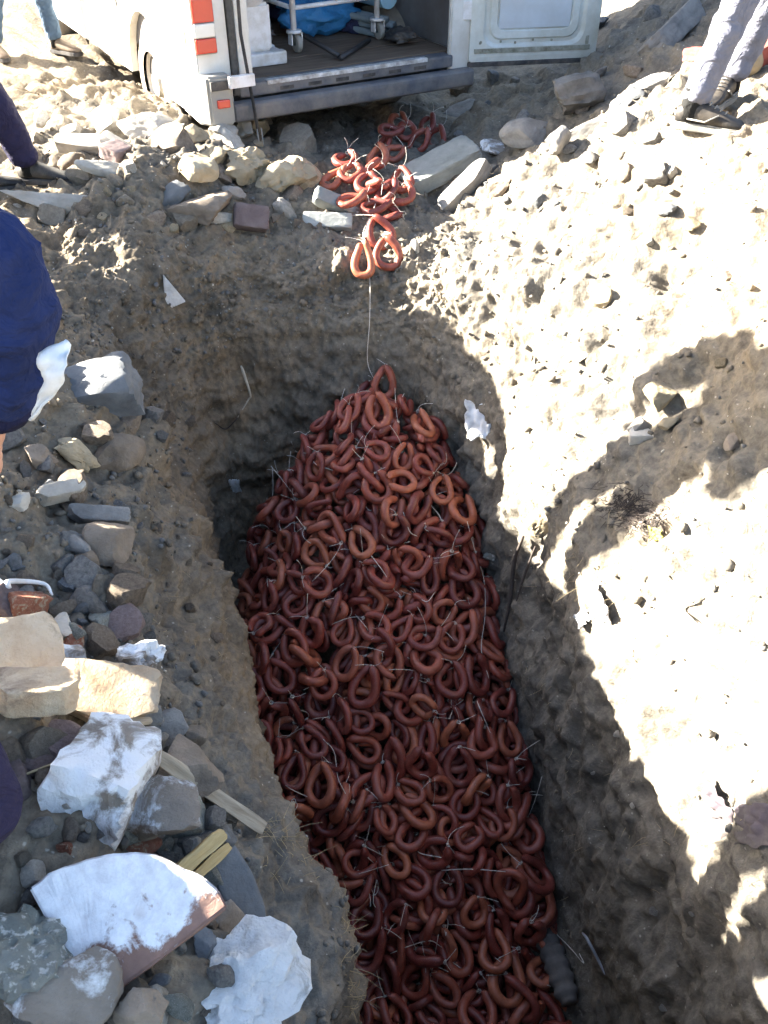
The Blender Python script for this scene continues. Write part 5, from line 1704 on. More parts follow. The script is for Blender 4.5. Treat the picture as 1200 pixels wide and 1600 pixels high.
def skin_arrays(nodes, edges, sub=2):
    """nodes: (point, radius); grown with a Skin modifier and smoothed"""
    me = bpy.data.meshes.new('skel'); me.from_pydata([tuple(p) for p, r in nodes], edges, [])
    o = bpy.data.objects.new('skel', me); col.objects.link(o)
    sk = o.modifiers.new('s', 'SKIN'); sk.use_smooth_shade = True
    for v, (p, r) in zip(me.skin_vertices[0].data, nodes):
        v.radius = (r, r) if not isinstance(r, (tuple, list)) else r
        v.use_root = False
    me.skin_vertices[0].data[0].use_root = True
    sb = o.modifiers.new('b', 'SUBSURF'); sb.levels = sub; sb.render_levels = sub
    dg = bpy.context.evaluated_depsgraph_get(); ev = o.evaluated_get(dg)
    m2 = ev.to_mesh()
    V = np.array([v.co[:] for v in m2.vertices]); Fc = [tuple(p.vertices) for p in m2.polygons]
    N = np.array([v.normal[:] for v in m2.vertices])
    ev.to_mesh_clear(); bpy.data.objects.remove(o); bpy.data.meshes.remove(me)
    return V, Fc, N
def skin_part(name, nodes, edges, mat, parent, sub=3, wrinkle=.006, freq=9, stretch=(1, 1, 2.2)):
    V, Fc, N = skin_arrays(nodes, edges, sub)
    if wrinkle:
        w = fbm(V * freq * np.array(stretch) + len(V) * .01, 3, .55)
        r = 1 - np.abs(perlin(V * freq * np.array(stretch) * .8 + 4.2)) * 2
        f2 = 1 - np.abs(perlin(V * freq * np.array(stretch) * 2.3 + 8.8)) * 2
        V = V + N * ((w * .7 + r * .6 + f2 * .22) * wrinkle)[:, None]
    return link(bpy.data.objects.new(name, mesh_mixed(name, V, Fc, mat)), parent)
def chain(pts, rads):
    return [(p, r) for p, r in zip(pts, rads)], [(i, i + 1) for i in range(len(pts) - 1)]
def lerp(a, b, t): return tuple(a[i] + (b[i] - a[i]) * t for i in range(3))

def head_arrays(c, face, sc=1.0):
    """a head with brow, nose, lips, chin and ears, looking along face"""
    V, Fc = ICO[4]; V = V.copy()
    x, y, z = V[:, 0], V[:, 1], V[:, 2]                       # y forward
    P = np.stack([x * .075, y * .095, z * .118], 1)
    jaw = np.clip(-z - .1, 0, 1)
    P[:, 0] *= 1 - .34 * jaw; P[:, 1] += .012 * jaw * (y > 0)
    def bumpf(px, pz, sx, sz, h):
        return h * np.exp(-((P[:, 0] - px) / sx) ** 2 - ((P[:, 2] - pz) / sz) ** 2) * (y > .2)
    P[:, 1] += bumpf(0, -.012, .012, .026, .026) + bumpf(0, -.050, .024, .010, .007) + bumpf(0, -.088, .022, .018, .012)
    for s in (-1, 1):
        P[:, 1] -= bumpf(s * .031, .010, .016, .012, .011); P[:, 1] += bumpf(s * .031, .028, .022, .008, .005)
        e = np.exp(-((P[:, 1] + .005) / .018) ** 2 - ((P[:, 2] + .008) / .028) ** 2) * (x * s > .75)
        P[:, 0] += s * .016 * e
    f = Vector(face).normalized(); r = f.cross(Vector((0, 0, 1))).normalized(); u = r.cross(f)
    A = np.array([r[:], f[:], u[:]])
    hair = (P[:, 2] > .045 + .25 * P[:, 1]) | ((P[:, 1] < -.02) & (P[:, 2] > -.05))
    return P * sc @ A + np.array(c), Fc, hair
def hand_arrays(wrist, knuckle, palm_n, curl=.5, sc=1.0, side=1):
    """palm and five fingers; wrist to knuckle is the long axis, palm_n looks out of the palm"""
    w = np.array(wrist, float); k = np.array(knuckle, float); d = k - w; d /= np.linalg.norm(d)
    n = np.array(palm_n, float); n -= d * n.dot(d); n /= np.linalg.norm(n); s = np.cross(d, n) * side
    L = .085 * sc
    Vs, Fs, off = [], [], 0
    def add(nodes, edges):
        nonlocal off
        V, Fc, N = skin_arrays(nodes, edges, 2); Vs.append(V); Fs.extend(tuple(i + off for i in f) for f in Fc); off += len(V)
    nodes = [(w, (.026, .019)), (w + d * L * .45, (.036, .016)), (w + d * L * .95, (.040, .013))]
    add(nodes, [(0, 1), (1, 2)])
    for q, (o, ln) in enumerate(((-.033, .068), (-.011, .078), (.011, .074), (.032, .056))):
        p = w + d * L * .80 + s * o * sc; a = 0.12; pts = [p]; dirv = d
        p = p + d * L * .22; pts.append(p)
        for seg, fl in enumerate((.42, .33, .25)):
            a += curl * (.55 + .2 * seg)
            p = p + (d * math.cos(a) + n * math.sin(a)) * ln * fl * sc; pts.append(p)
        nd_, ed = chain(pts, [.0095 * sc, .0095 * sc, .0088 * sc, .0082 * sc, .0066 * sc]); add(nd_, ed)
    p = w + d * L * .25 - s * .020 * sc; q1 = p + (d * .55 - s * .75 + n * .25) * .038 * sc; q2 = q1 + (d * .85 - s * .35 + n * .35) * .032 * sc; q3 = q2 + (d * .9 + n * .4) * .024 * sc
    nd_, ed = chain([p, q1, q2, q3], [.013 * sc, .0115 * sc, .0098 * sc, .0075 * sc]); add(nd_, ed)
    return np.vstack(Vs), Fs
def shoe(parent, heel, direction, up=(0, 0, 1), length=.29, mats=('shoe', 'sole'), accent=True, high=.0):
    """upper, sole and laces; heel is the point under the heel"""
    f = Vector(direction); u = Vector(up).normalized(); f = (f - u * f.dot(u)).normalized(); r = f.cross(u)
    mw = Matrix((r, f, u)).transposed().to_4x4(); mw.translation = Vector(heel)
    st = [(0.0, .026, .030, .085 + high), (.04, .036, .028, .105 + high), (.10, .037, .026, .112 + high), (.16, .040, .024, .088), (.21, .046, .024, .066), (.25, .045, .024, .054), (.275, .036, .025, .044), (.29, .016, .028, .034)]
    n = 14; V = []
    for (yy, hw, z0, z1) in st:
        for j in range(n):
            a = 2 * math.pi * j / n
            cx, cz = math.cos(a), math.sin(a)
            V.append((hw * np.sign(cx) * abs(cx) ** .75, yy * length / .29, (z0 + z1) / 2 + (z1 - z0) / 2 * np.sign(cz) * abs(cz) ** .8))
    Fq = [(i * n + j, i * n + (j + 1) % n, (i + 1) * n + (j + 1) % n, (i + 1) * n + j) for i in range(len(st) - 1) for j in range(n)]
    Fq += [tuple(range(n))[::-1], tuple((len(st) - 1) * n + j for j in range(n))]
    e = link(bpy.data.objects.new('shoe', mesh_mixed('shoe', V, Fq, M[mats[0]])), None)
    e.data.polygons.foreach_set('use_smooth', np.full(len(e.data.polygons), True))
    e.parent = parent; e.matrix_world = mw
    out = [(-.030, .0), (-.038, .05), (-.037, .11), (-.043, .18), (-.049, .22), (-.046, .262), (-.026, .294), (.0, .302), (.026, .294), (.046, .262), (.049, .22), (.043, .18), (.037, .11), (.038, .05), (.030, .0), (.014, -.010), (-.014, -.010)]
    prism('sole', [(a, b * length / .29) for a, b in out], .0, .030, M[mats[1]], e, .005)
    if accent:
        for s in (-1, 1):
            tube('side_stripe', [(s * .040, .05, .05), (s * .044, .12, .045), (s * .043, .17, .075)], [(.006, .003)] * 3, M['sole'], e, 6)
        for k in range(4):
            tube('lace', [(-.020, .125 + k * .022, .104 - k * .009), (0, .13 + k * .022, .110 - k * .009), (.020, .125 + k * .022, .104 - k * .009)], .0028, M['sole'], e, 5)
    return e

def person(label, J, mats, shoes, face, tw=1.0, jw=1.0, curl=.45):
    """J: joints in world metres. The body is one mesh; clothing hangs on it as parts"""
    base = Vector(J['base'])
    root = tag(empty('person', base), label, 'person')
    L = {k: (np.array(v, float) - np.array(base)) for k, v in J.items() if k != 'base'}
    pel, chest, neck = L['pelvis'], L['chest'], L['neck']
    # body: pelvis root, spine, legs, arms
    nodes = [(pel, .115), (lerp(pel, chest, .5), .105), (chest, .125), (neck, .055), (L['head'], .05)]
    edges = [(0, 1), (1, 2), (2, 3), (3, 4)]
    for s in ('l', 'r'):
        i = len(nodes)
        nodes += [(L['hip_' + s], .078), (lerp(L['hip_' + s], L['knee_' + s], .5), .068), (L['knee_' + s], .050), (lerp(L['knee_' + s], L['ankle_' + s], .35), .050), (L['ankle_' + s], .034)]
        edges += [(0, i), (i, i + 1), (i + 1, i + 2), (i + 2, i + 3), (i + 3, i + 4)]
        i = len(nodes)
        nodes += [(L['shoulder_' + s], .056), (lerp(L['shoulder_' + s], L['elbow_' + s], .5), .044), (L['elbow_' + s], .037), (L['wrist_' + s], .026)]
        edges += [(2, i), (i, i + 1), (i + 1, i + 2), (i + 2, i + 3)]
    V, Fc, N = skin_arrays(nodes, edges, 2)
    Vs, Fs, off = [V], list(Fc), len(V)
    hv, hf, hm = head_arrays(L['head'] + np.array([0, 0, .075]), face)
    head_off = off
    Vs.append(hv); Fs += [tuple(int(q) + off for q in f) for f in hf]; off += len(hv)
    for s, sd in (('l', 1), ('r', -1)):
        a, b = L['wrist_' + s], L['hand_' + s]
        pv, pf = hand_arrays(a, b, np.array(J.get('palm_' + s, (0, -1, 0))), curl, 1.0, sd)
        Vs.append(pv); Fs += [tuple(q + off for q in f) for f in pf]; off += len(pv)
    me = mesh_mixed('person', np.vstack(Vs), Fs, M['skin']); me.materials.append(M['hair'])
    nb = len(Fc)
    for q, f in enumerate(hf):
        if hm[list(f)].all(): me.polygons[nb + q].material_index = 1
    body = link(bpy.data.objects.new('body', me), root)
    # trousers
    tn = [(pel + np.array([0, 0, .02]), .15), (lerp(pel, chest, .25), .145)]; te = [(0, 1)]
    for s in ('l', 'r'):
        i = len(tn); h, k, a = L['hip_' + s], L['knee_' + s], L['ankle_' + s]
        tn += [(h, .108 * tw), (lerp(h, k, .5), .090 * tw), (k, .072 * tw), (lerp(k, a, .4), .066 * tw), (lerp(k, a, .85), .060 * tw), (lerp(k, a, 1.0), .062 * tw)]
        te += [(0, i), (i, i + 1), (i + 1, i + 2), (i + 2, i + 3), (i + 3, i + 4), (i + 4, i + 5)]
    skin_part('trousers', tn, te, M[mats[0]], root, 3, .009, 9, (1, 1, 1.6))
    # jacket
    jn = [(lerp(pel, chest, .05), .165), (lerp(pel, chest, .5), .15), (chest, .155), (lerp(chest, neck, .7), .085)]; je = [(0, 1), (1, 2), (2, 3)]
    for s in ('l', 'r'):
        i = len(jn); h, k, a = L['shoulder_' + s], L['elbow_' + s], L['wrist_' + s]
        jn += [(h, .082 * jw), (lerp(h, k, .5), .078 * jw), (k, .074 * jw), (lerp(k, a, .5), .062 * jw), (lerp(k, a, .94), .048)]
        je += [(2, i), (i, i + 1), (i + 1, i + 2), (i + 2, i + 3), (i + 3, i + 4)]
    jk = skin_part('jacket', jn, je, M[mats[1]], root, 4 if jw > 1.1 else 3, .022, 8, (1.3, 1.3, 2.0))
    if jw > 1.1:
        for s in ('r',):
            k, a = L['elbow_' + s], L['wrist_' + s]
            tube('cuff', [lerp(k, a, .86), lerp(k, a, .93), lerp(k, a, 1.0)], [.062, .064, .060], M['jacketdark'], jk, 20)
    for s in ('l', 'r'):
        if shoes[0]:
            d = Vector(J['toe_' + s])
            a = Vector(J['ankle_' + s])
            he = a - d.normalized() * .055; he.z = J['sole_' + s]
            e = shoe(root, he, d, J.get('up_' + s, (0, 0, 1)), .29, shoes, shoes[2])
            tube('sock', [tuple(L['ankle_' + s] + np.array((0, 0, .07))), tuple(L['ankle_' + s]), tuple(L['ankle_' + s] + np.array((0, 0, -.05)))], .042, M['sock'], root, 14)
    return root

def stand(base, yaw, foot=((-.10, 0), (.10, .05)), lean=(0, 0), scale=1.0, arms=None, knees=(0, 0)):
    """an upright pose; facing along yaw (0 = +Y)"""
    c, s = math.cos(yaw), math.sin(yaw)
    def T(x, y, z): return (base[0] + (x * c - y * s) * scale, base[1] + (x * s + y * c) * scale, base[2] + z * scale)
    lx, ly = lean
    J = {'base': base, 'pelvis': T(0, 0, .95), 'chest': T(lx * .7, ly * .7, 1.32), 'neck': T(lx, ly, 1.50), 'head': T(lx * 1.05, ly * 1.1 + .02, 1.58)}
    for k, sg in enumerate((-1, 1)):
        n = 'lr'[k]; fx, fy = foot[k]
        J['hip_' + n] = T(sg * .095, 0, .90); J['knee_' + n] = T((sg * .1 + fx) / 2, fy * .5 + .04 + knees[k], .50)
        J['ankle_' + n] = T(fx, fy, .095); J['sole_' + n] = base[2]
        J['toe_' + n] = (T(fx + sg * .25, fy + 1, 0)[0] - T(fx, fy, 0)[0], T(fx + sg * .25, fy + 1, 0)[1] - T(fx, fy, 0)[1], 0)
        J['shoulder_' + n] = T(lx + sg * .19, ly, 1.42)
        a = (arms or {}).get(n)
        J['elbow_' + n] = T(*a[0]) if a else T(lx + sg * .26, ly - .02, 1.14)
        J['wrist_' + n] = T(*a[1]) if a else T(lx + sg * .27, ly + .08, .90)
        w = np.array(J['wrist_' + n]); e = np.array(J['elbow_' + n]); d = w - e; d /= np.linalg.norm(d)
        J['hand_' + n] = tuple(w + d * .09); J['palm_' + n] = (T(-sg, 0, 0)[0] - base[0], T(-sg, 0, 0)[1] - base[1], 0)
    J['face'] = (T(0, 1, 0)[0] - base[0], T(0, 1, 0)[1] - base[1], -.25)
    return J

# the one beside the camera in the blue jacket: sleeve, hand and a knee reach into the picture
gz = 0.0
J = stand((-1.06, 1.08, drop(-1.06, 1.08)[0]), math.radians(-60), foot=((-.12, -.05), (.12, .05)))
J.update({'shoulder_r': (-.70, .95, 1.42), 'elbow_r': (-.505, 1.07, 1.19), 'wrist_r': (-.588, 1.085, .995), 'hand_r': (-.598, 1.085, .92), 'palm_r': (-.9, -.3, 0),
          'hip_r': (-.88, .96, .90), 'knee_r': (-.63, .73, .47), 'ankle_r': (-1.0, .80, .10), 'sole_r': drop(-1.0, .80)[0] + .01})
blue = person('person in a blue work jacket at the left edge, one hand hanging', J, ('navy', 'jacket'), ('boot', 'rubber', False), (.6, .7, -.4), 1.06, 1.20, .6)
# the white cloth that sticks out at the sleeve
def cloth_strip(name, px_pts, zc, widths, mat, parent=None, thick=.002, seed=0):
    pts = []
    for (px, py), k in zip(px_pts, zc):
        pts.append(EYE + pix_dir(px, py) * k)
    P = smooth_path([p[:] for p in pts], 6); Wd = np.interp(np.linspace(0, 1, len(P)), np.linspace(0, 1, len(widths)), widths)
    T = np.gradient(P, axis=0); T /= np.linalg.norm(T, axis=1)[:, None]
    S = np.cross(T, np.array(pix_dir(600, 800))); S /= np.linalg.norm(S, axis=1)[:, None]
    Nn = np.cross(T, S)
    V = []; m = 7
    for i in range(len(P)):
        for j in range(m):
            u = j / (m - 1) - .5
            V.append(P[i] + S[i] * u * Wd[i] + Nn[i] * (.004 * math.sin(u * 7 + i * .5 + seed) + .002 * math.sin(i * 1.3 + u * 5)))
    V = np.array(V); n1 = len(V)
    F1 = [(i * m + j, i * m + j + 1, (i + 1) * m + j + 1, (i + 1) * m + j) for i in range(len(P) - 1) for j in range(m - 1)]
    me = mesh_mixed(name, V, F1, mat)
    o = link(bpy.data.objects.new(name, me))
    md = o.modifiers.new('t', 'SOLIDIFY'); md.thickness = thick
    return o
cs = cloth_strip('cloth_flap', [(104, 534), (84, 562), (80, 592), (70, 622), (50, 654)], [1.13, 1.12, 1.13, 1.16, 1.19], [.010, .040, .030, .016, .004], M['plastic'], seed=1)
mwc = cs.matrix_world.copy(); cs.parent = blue; cs.matrix_parent_inverse = Matrix.Translation(blue.location).inverted()
cs['label'] = 'white cloth sticking out of the blue sleeve'

# dark trousers and boot at the left; unseen body crouched to shorten its shadow
hit, nrm, s = at(48, 300)
J = stand((hit.x - .16, hit.y + .05, hit.z), math.radians(-80), foot=((.06, -.12), (-.06, .14)))
bx, by, bz = J['pelvis']
J.update({'pelvis': (bx - .42, by, bz - .36), 'chest': (bx - .72, by - .12, bz - .20), 'neck': (bx - .88, by - .18, bz - .16), 'head': (bx - .96, by - .20, bz - .16),
          'shoulder_l': (bx - .80, by + .06, bz - .16), 'shoulder_r': (bx - .80, by - .32, bz - .16), 'elbow_l': (bx - .86, by + .10, bz - .45), 'elbow_r': (bx - .86, by - .36, bz - .45),
          'wrist_l': (bx - .84, by + .02, bz - .66), 'wrist_r': (bx - .86, by - .30, bz - .66), 'hand_l': (bx - .84, by, bz - .74), 'hand_r': (bx - .86, by - .28, bz - .74)})
for s_ in 'lr':
    J['knee_' + s_] = (J['knee_' + s_][0] - .05, J['knee_' + s_][1], J['knee_' + s_][2]); J['hip_' + s_] = (J['hip_' + s_][0] - .40, J['hip_' + s_][1], J['hip_' + s_][2] - .36)
person('person crouching at the left edge in navy trousers and dark dusty boots', J, ('navy', 'jacketdark'), ('shoe', 'rubber', False), (-.8, -.2, -.6), tw=1.22)
# jeans beside the van
hit, nrm, s = at(66, 88)
J = stand((hit.x - .10, hit.y + .06, hit.z), math.radians(-130), foot=((-.16, .12), (.22, -.14)))
person('person in blue jeans and brown shoes walking beside the van', J, ('jeans', 'jacketdark'), ('boot', 'rubber', False), (.5, -.8, -.3))
# grey trousers and black trainers on the mound
h1, n1, s1 = at(1074, 206); h2, n2, s2 = at(1136, 152)
for h in (h1, h2): h.z = .3 * h.z + .7 * top_of(h.x + .04, h.y - .04, .09)
J = stand((1.80, 4.62, .5 * (h1.z + h2.z)), math.radians(70))
J.update({'ankle_r': (h1.x, h1.y + .01, h1.z + .068), 'sole_r': h1.z - .022, 'toe_r': (.75, -.35, -.05), 'knee_r': (h1.x + .13, h1.y + .06, h1.z + .50), 'hip_r': (h1.x + .28, h1.y + .10, h1.z + .92),
          'ankle_l': (h2.x, h2.y, h2.z + .068), 'sole_l': h2.z - .022, 'toe_l': (-.5, -.6, 0), 'knee_l': (h2.x + .10, h2.y - .02, h2.z + .47), 'hip_l': (h2.x + .16, h2.y - .08, h2.z + .88)})
px_ = (J['hip_r'][0] + J['hip_l'][0]) / 2; py_ = (J['hip_r'][1] + J['hip_l'][1]) / 2; pz_ = (J['hip_r'][2] + J['hip_l'][2]) / 2 + .06
dx, dy, dz = px_ - J['pelvis'][0], py_ - J['pelvis'][1], pz_ - J['pelvis'][2]
for k in list(J):
    if k.split('_')[0] in ('pelvis', 'chest', 'neck', 'head', 'shoulder', 'elbow', 'wrist', 'hand'):
        J[k] = (J[k][0] + dx, J[k][1] + dy, J[k][2] + dz)
person('person in grey trousers and black trainers standing on the sunlit mound', J, ('greytrousers', 'coat'), ('shoe', 'sole', True), (-.8, -.4, -.4), tw=.98)
# an onlooker just outside the left edge: the shadow on the mound is theirs
J = stand((-1.75, 3.22, drop(-1.75, 3.22)[0]), math.radians(-115), foot=((-.12, -.03), (.12, .04)), arms={'r': ((.30, .04, 1.18), (.14, .22, 1.20)), 'l': ((-.32, .02, 1.16), (-.30, .10, .92))})
person('onlooker at the left whose shadow falls across the sunlit mound', J, ('navy', 'jacketdark'), ('boot', 'rubber', False), (1, -.1, -.4))
J = stand((-1.62, 1.80, drop(-1.62, 1.80)[0]), math.radians(-90), foot=((-.08, 0), (.08, .02)))  # added figure out of view, shades the lower part of the right bank
person('unseen figure added outside the left edge to shade the lower right bank', J, ('jeans', 'jacketdark'), ('boot', 'rubber', False), (1, 0, -.4))

# ------------------------------------------------------------------ small things lying about
def stick(name, pts, rad, mat, label, cat, flat=None, n=8):
    P = smooth_path([p[:] for p in pts], 5)
    m = len(P)
    r = np.interp(np.linspace(0, 1, m), np.linspace(0, 1, len(rad)), rad)
    rr = [(float(a), float(a) * flat) for a in r] if flat else list(map(float, r))
    o = tube(name, P, rr, M[mat], n=n)
    return tag(o, label, cat)
def onz(px, py, up): return at(px, py)[0] + Vector((0, 0, up))
def bar(name, a, b, w, h, mat, label, cat, seed, up=(0, 0, 1), rough=.03, kind='block'):
    d = b - a; L = d.length; d.normalize(); n = Vector(up); n = (n - d * n.dot(d)).normalized(); s = n.cross(d)
    V, Fc = rock_arrays(seed, (L, w, h), kind, 4, 6, rough)
    k = (V[:, 0] / L + .5)
    V[:, 1] *= .80 + .25 * np.sin(np.clip(k, .05, .95) * math.pi) ** .5 + .10 * np.sin(k * 9 + seed)
    V[:, 2] += fbm(V * np.array([9, 40, 40]) + seed, 3) * h * .25
    o = obj_np(name, V, Fc, M[mat]); o.data.set_sharp_from_angle(angle=math.radians(35))
    o.matrix_world = Matrix.Translation((a + b) / 2) @ Matrix((d, s, n)).transposed().to_4x4()
    return tag(o, label, cat)
bar('bark_strip', onz(246, 1212, .10), onz(414, 1303, .025), .034, .012, 'drywood', 'dry split bark strip slanting down towards the trench edge', 'bark', 81, (.2, -.4, .9))
bar('wood_piece', onz(284, 1400, .09), onz(356, 1338, .10), .030, .022, 'wood', 'upper of two split yellow wood pieces lying on the dark plank', 'wood', 82, (.3, -.5, .8))
bar('wood_piece', onz(290, 1418, .075), onz(364, 1352, .085), .022, .018, 'wood', 'lower of two split yellow wood pieces lying on the dark plank', 'wood', 83, (.1, -.6, .8))
bar('bleached_stick', onz(180, 1182, .13), onz(248, 1168, .11), .020, .012, 'drywood', 'short bleached stick on top of the whitish chunk', 'stick', 84)
tube('straw_stalk', [on(14, 1200, .06)[:], ((on(14, 1200, .06) + on(98, 1186, .10)) / 2)[:], on(98, 1186, .10)[:]], .0028, M['straw'])
tag(bpy.data.objects['straw_stalk'], 'thin pale stalk beside the whitish chunk', 'stalk')
def plank():
    a, b = on(338, 1318, .03), on(400, 1500, .03)
    d = (b - a); L = d.length; d.normalize()
    n = Vector((.35, -.1, .93)).normalized(); s = n.cross(d).normalized(); n = d.cross(s)
    V, Fc = rock_arrays(77, (L, .085, .022), 'slab', 4, 5, .015)
    o = obj_np('slate_plank', V, Fc, M['slate'])
    o.matrix_world = Matrix.Translation((a + b) / 2 - n * .01) @ Matrix((d, s, n)).transposed().to_4x4()
    tag(o, 'long dark slate plank along the trench edge under the wood pieces', 'plank')
plank()
# roots and twigs
stick('white_root', [on(0, 905, .05), on(22, 922, .05), on(34, 934, .06), on(50, 930, .05), on(72, 936, .03)], [.008, .010, .008, .006, .003], 'plastic', 'white knotted root or cord on the stones at the left edge', 'root')
stick('twig', [on(377, 568, .02), on(381, 590, .06), on(385, 606, .05), on(383, 628, .03), on(372, 650, .01)], [.004, .008, .006, .004, .002], 'root', 'pale twig poking out of the far trench wall beside a dark hollow', 'twig')
stick('root', [on(372, 650, .015), on(355, 668, .02), on(335, 662, .015)], [.003, .004, .002], 'darkroot', 'thin dark root below the pale twig in the far wall', 'root')
stick('dark_stick', [on(826, 838, .03), on(812, 880, .03), on(800, 930, .03), on(790, 985, .02)], [.006, .010, .010, .005], 'darkroot', 'dark stick running down the right trench wall beside the heap', 'stick')
stick('dark_stick', [on(838, 850, .02), on(826, 895, .03), on(812, 940, .02)], [.004, .007, .003], 'darkroot', 'shorter dark stick right of the long one on the trench wall', 'stick')
stick('film_strip', [on(915, 1452, .02), on(930, 1470, .03), on(942, 1500, .02), on(948, 1520, .01)], [.004, .006, .006, .002], 'greyfilm', 'pale grey film strip on the trench wall beside the dark sack', 'plastic')
for k in range(2):
    pts = [(1085 + k * 9, 962 + k * 3), (1070 + k * 5, 944 - k * 2), (1088 + k * 11, 930 - k * 5)]
    stick('root', [on(*p, up=.02 + .01 * k) for p in pts], [.002, .003, .0015], 'root', 'thin pale root at the lower tip of the human shadow on the mound', 'root')['group'] = 'roots at the foot of the human shadow'
# films and rags
def rag(name, px, py, w, h, mat, label, cat, seed, up=.02, yaw=0.0, amp=.35):
    hit, nrm, s = at(px, py)
    n = 14; V = []
    R3 = frame_on(nrm, yaw, 1.0)
    for i in range(n):
        for j in range(n):
            u, v = i / (n - 1) - .5, j / (n - 1) - .5
            ed = 1 + .25 * noise.noise(Vector((u * 5 + seed, v * 5, 0)))
            z = noise.noise(Vector((u * 4.5 + seed, v * 4.5, seed))) * amp * min(w, h) * s + noise.noise(Vector((u * 11, v * 11 + seed, 3))) * amp * .35 * min(w, h) * s
            V.append(hit + R3 @ Vector((u * w * s * ed, v * h * s * ed, up + abs(z))))
    Fq = [(i * n + j, i * n + j + 1, (i + 1) * n + j + 1, (i + 1) * n + j) for i in range(n - 1) for j in range(n - 1)]
    o = link(bpy.data.objects.new(name, mesh_mixed(name, [v[:] for v in V], Fq, M[mat])))
    md = o.modifiers.new('thickness', 'SOLIDIFY'); md.thickness = .002
    return tag(o, label, cat)
rag('plastic_rag', 752, 655, 46, 62, 'plastic', 'white plastic rag at the edge of the light on the right trench wall', 'plastic', 1, .01)
rag('litter', 368, 756, 16, 34, 'plastic', 'small white litter at the far left foot of the trench wall', 'litter', 2, .01)
rag('plastic_film', 945, 938, 64, 26, 'greyfilm', 'crumpled grey film under the overhang of the right rim', 'plastic', 3, .015, .5, .5)
rag('plastic_film', 915, 968, 26, 26, 'greyfilm', 'small crumpled grey film left of the sunlit patch on the right wall', 'plastic', 4, .01, .2, .6)
rag('dark_rag', 1128, 1262, 75, 70, 'darkcloth', 'dark cloth rag half buried in the shaded right wall', 'cloth', 5, .01, .6, .25)
rag('dark_rag', 1185, 1290, 60, 110, 'darkcloth', 'dark folded cloth at the right edge of the shaded wall', 'cloth', 6, .01, .2, .25)
rag('leaf', 1030, 832, 26, 20, 'leaf', 'yellow-green leaf in the dark hollow of the mound', 'leaf', 7, .015, .3, .3)
rag('plastic_film', 838, 1446, 36, 16, 'greyfilm', 'bluish film scrap under the last rings at the lower right', 'plastic', 8, .06, .1, .5)
# the ribbed dark sack at the lower right of the heap
M['sackcloth'] = mat_plain('grey_sackcloth', (.10, .09, .085), .9, var=.35, scale=20, bumps=.004, dirt=(.17, .15, .13), dirt_amt=.5)
def sack():
    a, b = on(858, 1462, .05), on(905, 1570, .05)
    P = smooth_path([a[:], ((a + b) / 2 + Vector((0, 0, .02)))[:], b[:]], 14)
    r = [.050 + .006 * math.sin(i * 1.35) - .02 * (abs(i / len(P) - .5) * 2) ** 4 for i in range(len(P))]
    o = tube('ribbed_sack', P, r, M['sackcloth'], n=18)
    tag(o, 'dark ribbed sack lying between the heap and the right wall', 'sack')
sack()
# dark root tuft in the hollow of the mound, straw on the trench edge
def tuft(name, label, cat, spots, mat, n, ln, rad, seed, kind=None):
    rg = random.Random(seed); Vs, Fs, off = [], [], 0
    for _ in range(n):
        px, py, sx, sy = rg.choice(spots)
        hit, nrm, s = at(rg.gauss(px, sx), rg.gauss(py, sy))
        d = (nrm + Vector((rg.gauss(0, .8), rg.gauss(0, .8), rg.gauss(-.2, .5)))).normalized(); L = rg.uniform(*ln)
        bend = Vector((rg.gauss(0, .5), rg.gauss(0, .5), -rg.random() * .8)) * L
        P = [(hit - nrm * .004 + d * L * t + bend * t * t)[:] for t in (0, .33, .66, 1)]
        V, Fq = tube_arrays(P, [rad, rad, rad * .8, rad * .4], 4, False)
        Vs.append(V); Fs += [tuple(i + off for i in f) for f in Fq]; off += len(V)
    o = link(bpy.data.objects.new(name, mesh_mixed(name, np.vstack(Vs), Fs, M[mat])))
    return tag(o, label, cat, kind=kind)
tuft('dark_roots', 'matted dark roots filling the hollow at the edge of the human shadow', 'roots', [(978, 790, 20, 16), (1005, 812, 16, 10)], 'darkroot', 700, (.012, .040), .0018, 1, 'stuff')
tuft('dry_straw', 'dry straw and rootlets along the left trench edge', 'straw', [(420, 1300, 22, 14), (545, 1440, 10, 40), (548, 1540, 10, 30), (470, 1350, 30, 20), (930, 905, 40, 30), (860, 740, 20, 40)], 'straw', 260, (.015, .06), .0009, 2, 'stuff')
tuft('wall_rootlets', 'fine rootlets hanging from the trench walls', 'roots', [(330, 560, 60, 80), (450, 560, 60, 60), (900, 1150, 60, 90), (1000, 1300, 80, 80), (300, 1000, 40, 80)], 'straw', 200, (.012, .045), .0008, 3, 'stuff')

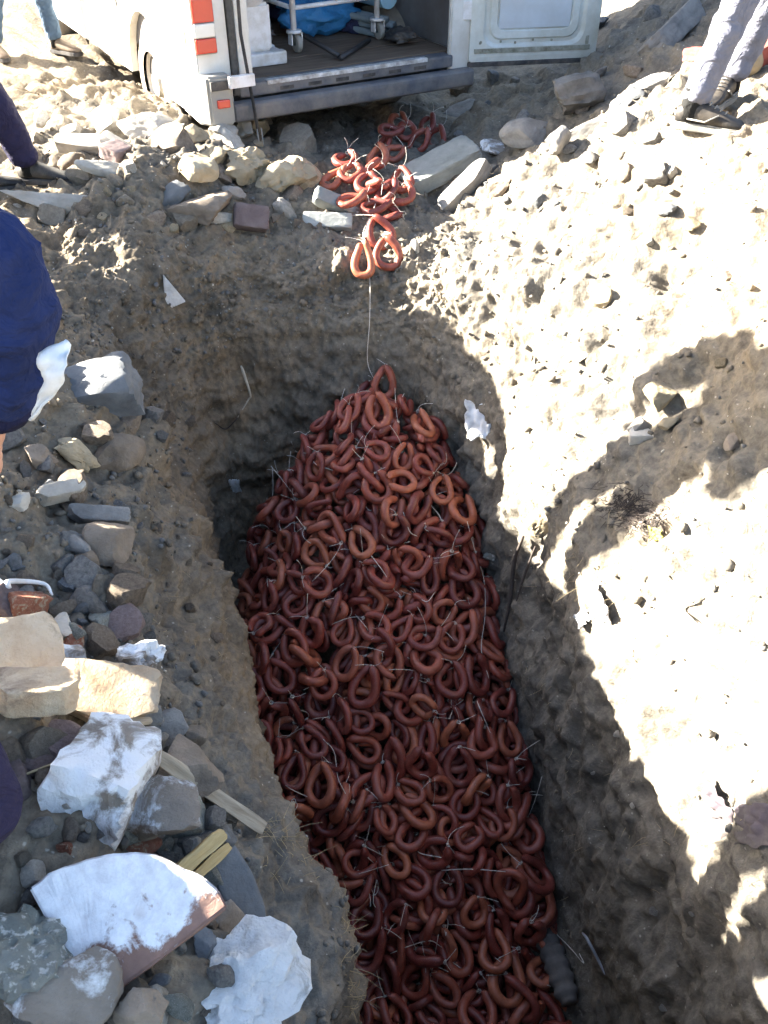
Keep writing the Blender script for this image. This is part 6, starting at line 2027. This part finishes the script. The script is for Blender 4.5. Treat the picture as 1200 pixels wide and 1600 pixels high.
# ------------------------------------------------------------------ gravel and crumbs of soil
def scatter(name, n, mat, size, seed, label, regions, sub=1, sink=.2):
    rg = np.random.default_rng(seed)
    ok = np.isfinite(GV[:, 0])
    rid = GR; x, y, z = GV[:, 0], GV[:, 1], GV[:, 2]
    w = regions(x, y, z, rid).astype(float)
    w /= w.sum()
    pick = rg.choice(len(GV), n, p=w)
    base = [rock_arrays(300 + seed * 10 + i, (1, rg.uniform(.6, 1), rg.uniform(.5, .85)), 'rock', sub, 8, .08) for i in range(8)]
    Vs, Fs, off = [], [], 0
    sz = size[0] * (size[1] / size[0]) ** (rg.random(n) ** 2.2)
    for k in range(n):
        V, Fc = base[k % 8]
        q = rg.normal(size=4); q /= np.linalg.norm(q)
        R3 = np.array(Quaternion(q).to_matrix())
        p = GV[pick[k]] + rg.normal(0, .008, 3) * (1, 1, 0)
        Vs.append(V @ R3.T * sz[k] + p + np.array([0, 0, sz[k] * (.3 - sink)])); Fs.append(Fc + off); off += len(V)
    o = obj_np(name, np.vstack(Vs), np.vstack(Fs), M[mat] if mat in M else SOIL)
    return tag(o, label, name, kind='stuff')
def vis_area(x, y, z, rid): return (rid > np.where((x < -.15) & (y < 3.4), 3.75, 2.9)) & (rid < 5.9) & (y > .5) & (y < 7) & (x > -2.6) & (x < 2.6)
scatter('gravel', 3200, 'grey', (.006, .034), 1, 'grey gravel and grit strewn over the banks', lambda x, y, z, r: vis_area(x, y, z, r) * (.45 + 2.0 * (x < -.2)))
scatter('pale_gravel', 700, 'pale', (.005, .022), 2, 'pale chips of stone and mortar strewn over the banks', lambda x, y, z, r: vis_area(x, y, z, r) * 1.0)
scatter('soil_crumbs', 6200, 'soil', (.006, .050), 3, 'loose soil crumbs and clods on the banks', lambda x, y, z, r: vis_area(x, y, z, r) * (1.0 - .72 * (x > .5)))
scatter('wall_grit', 900, 'pale', (.003, .010), 4, 'pale grit showing in the trench walls', lambda x, y, z, r: (r > 1.3) & (r < 3.0) & (y > .8))
scatter('trench_crumbs', 700, 'soil', (.008, .03), 5, 'soil crumbs fallen to the trench floor', lambda x, y, z, r: (r > .85) & (r < 1.25) & (y > .8))
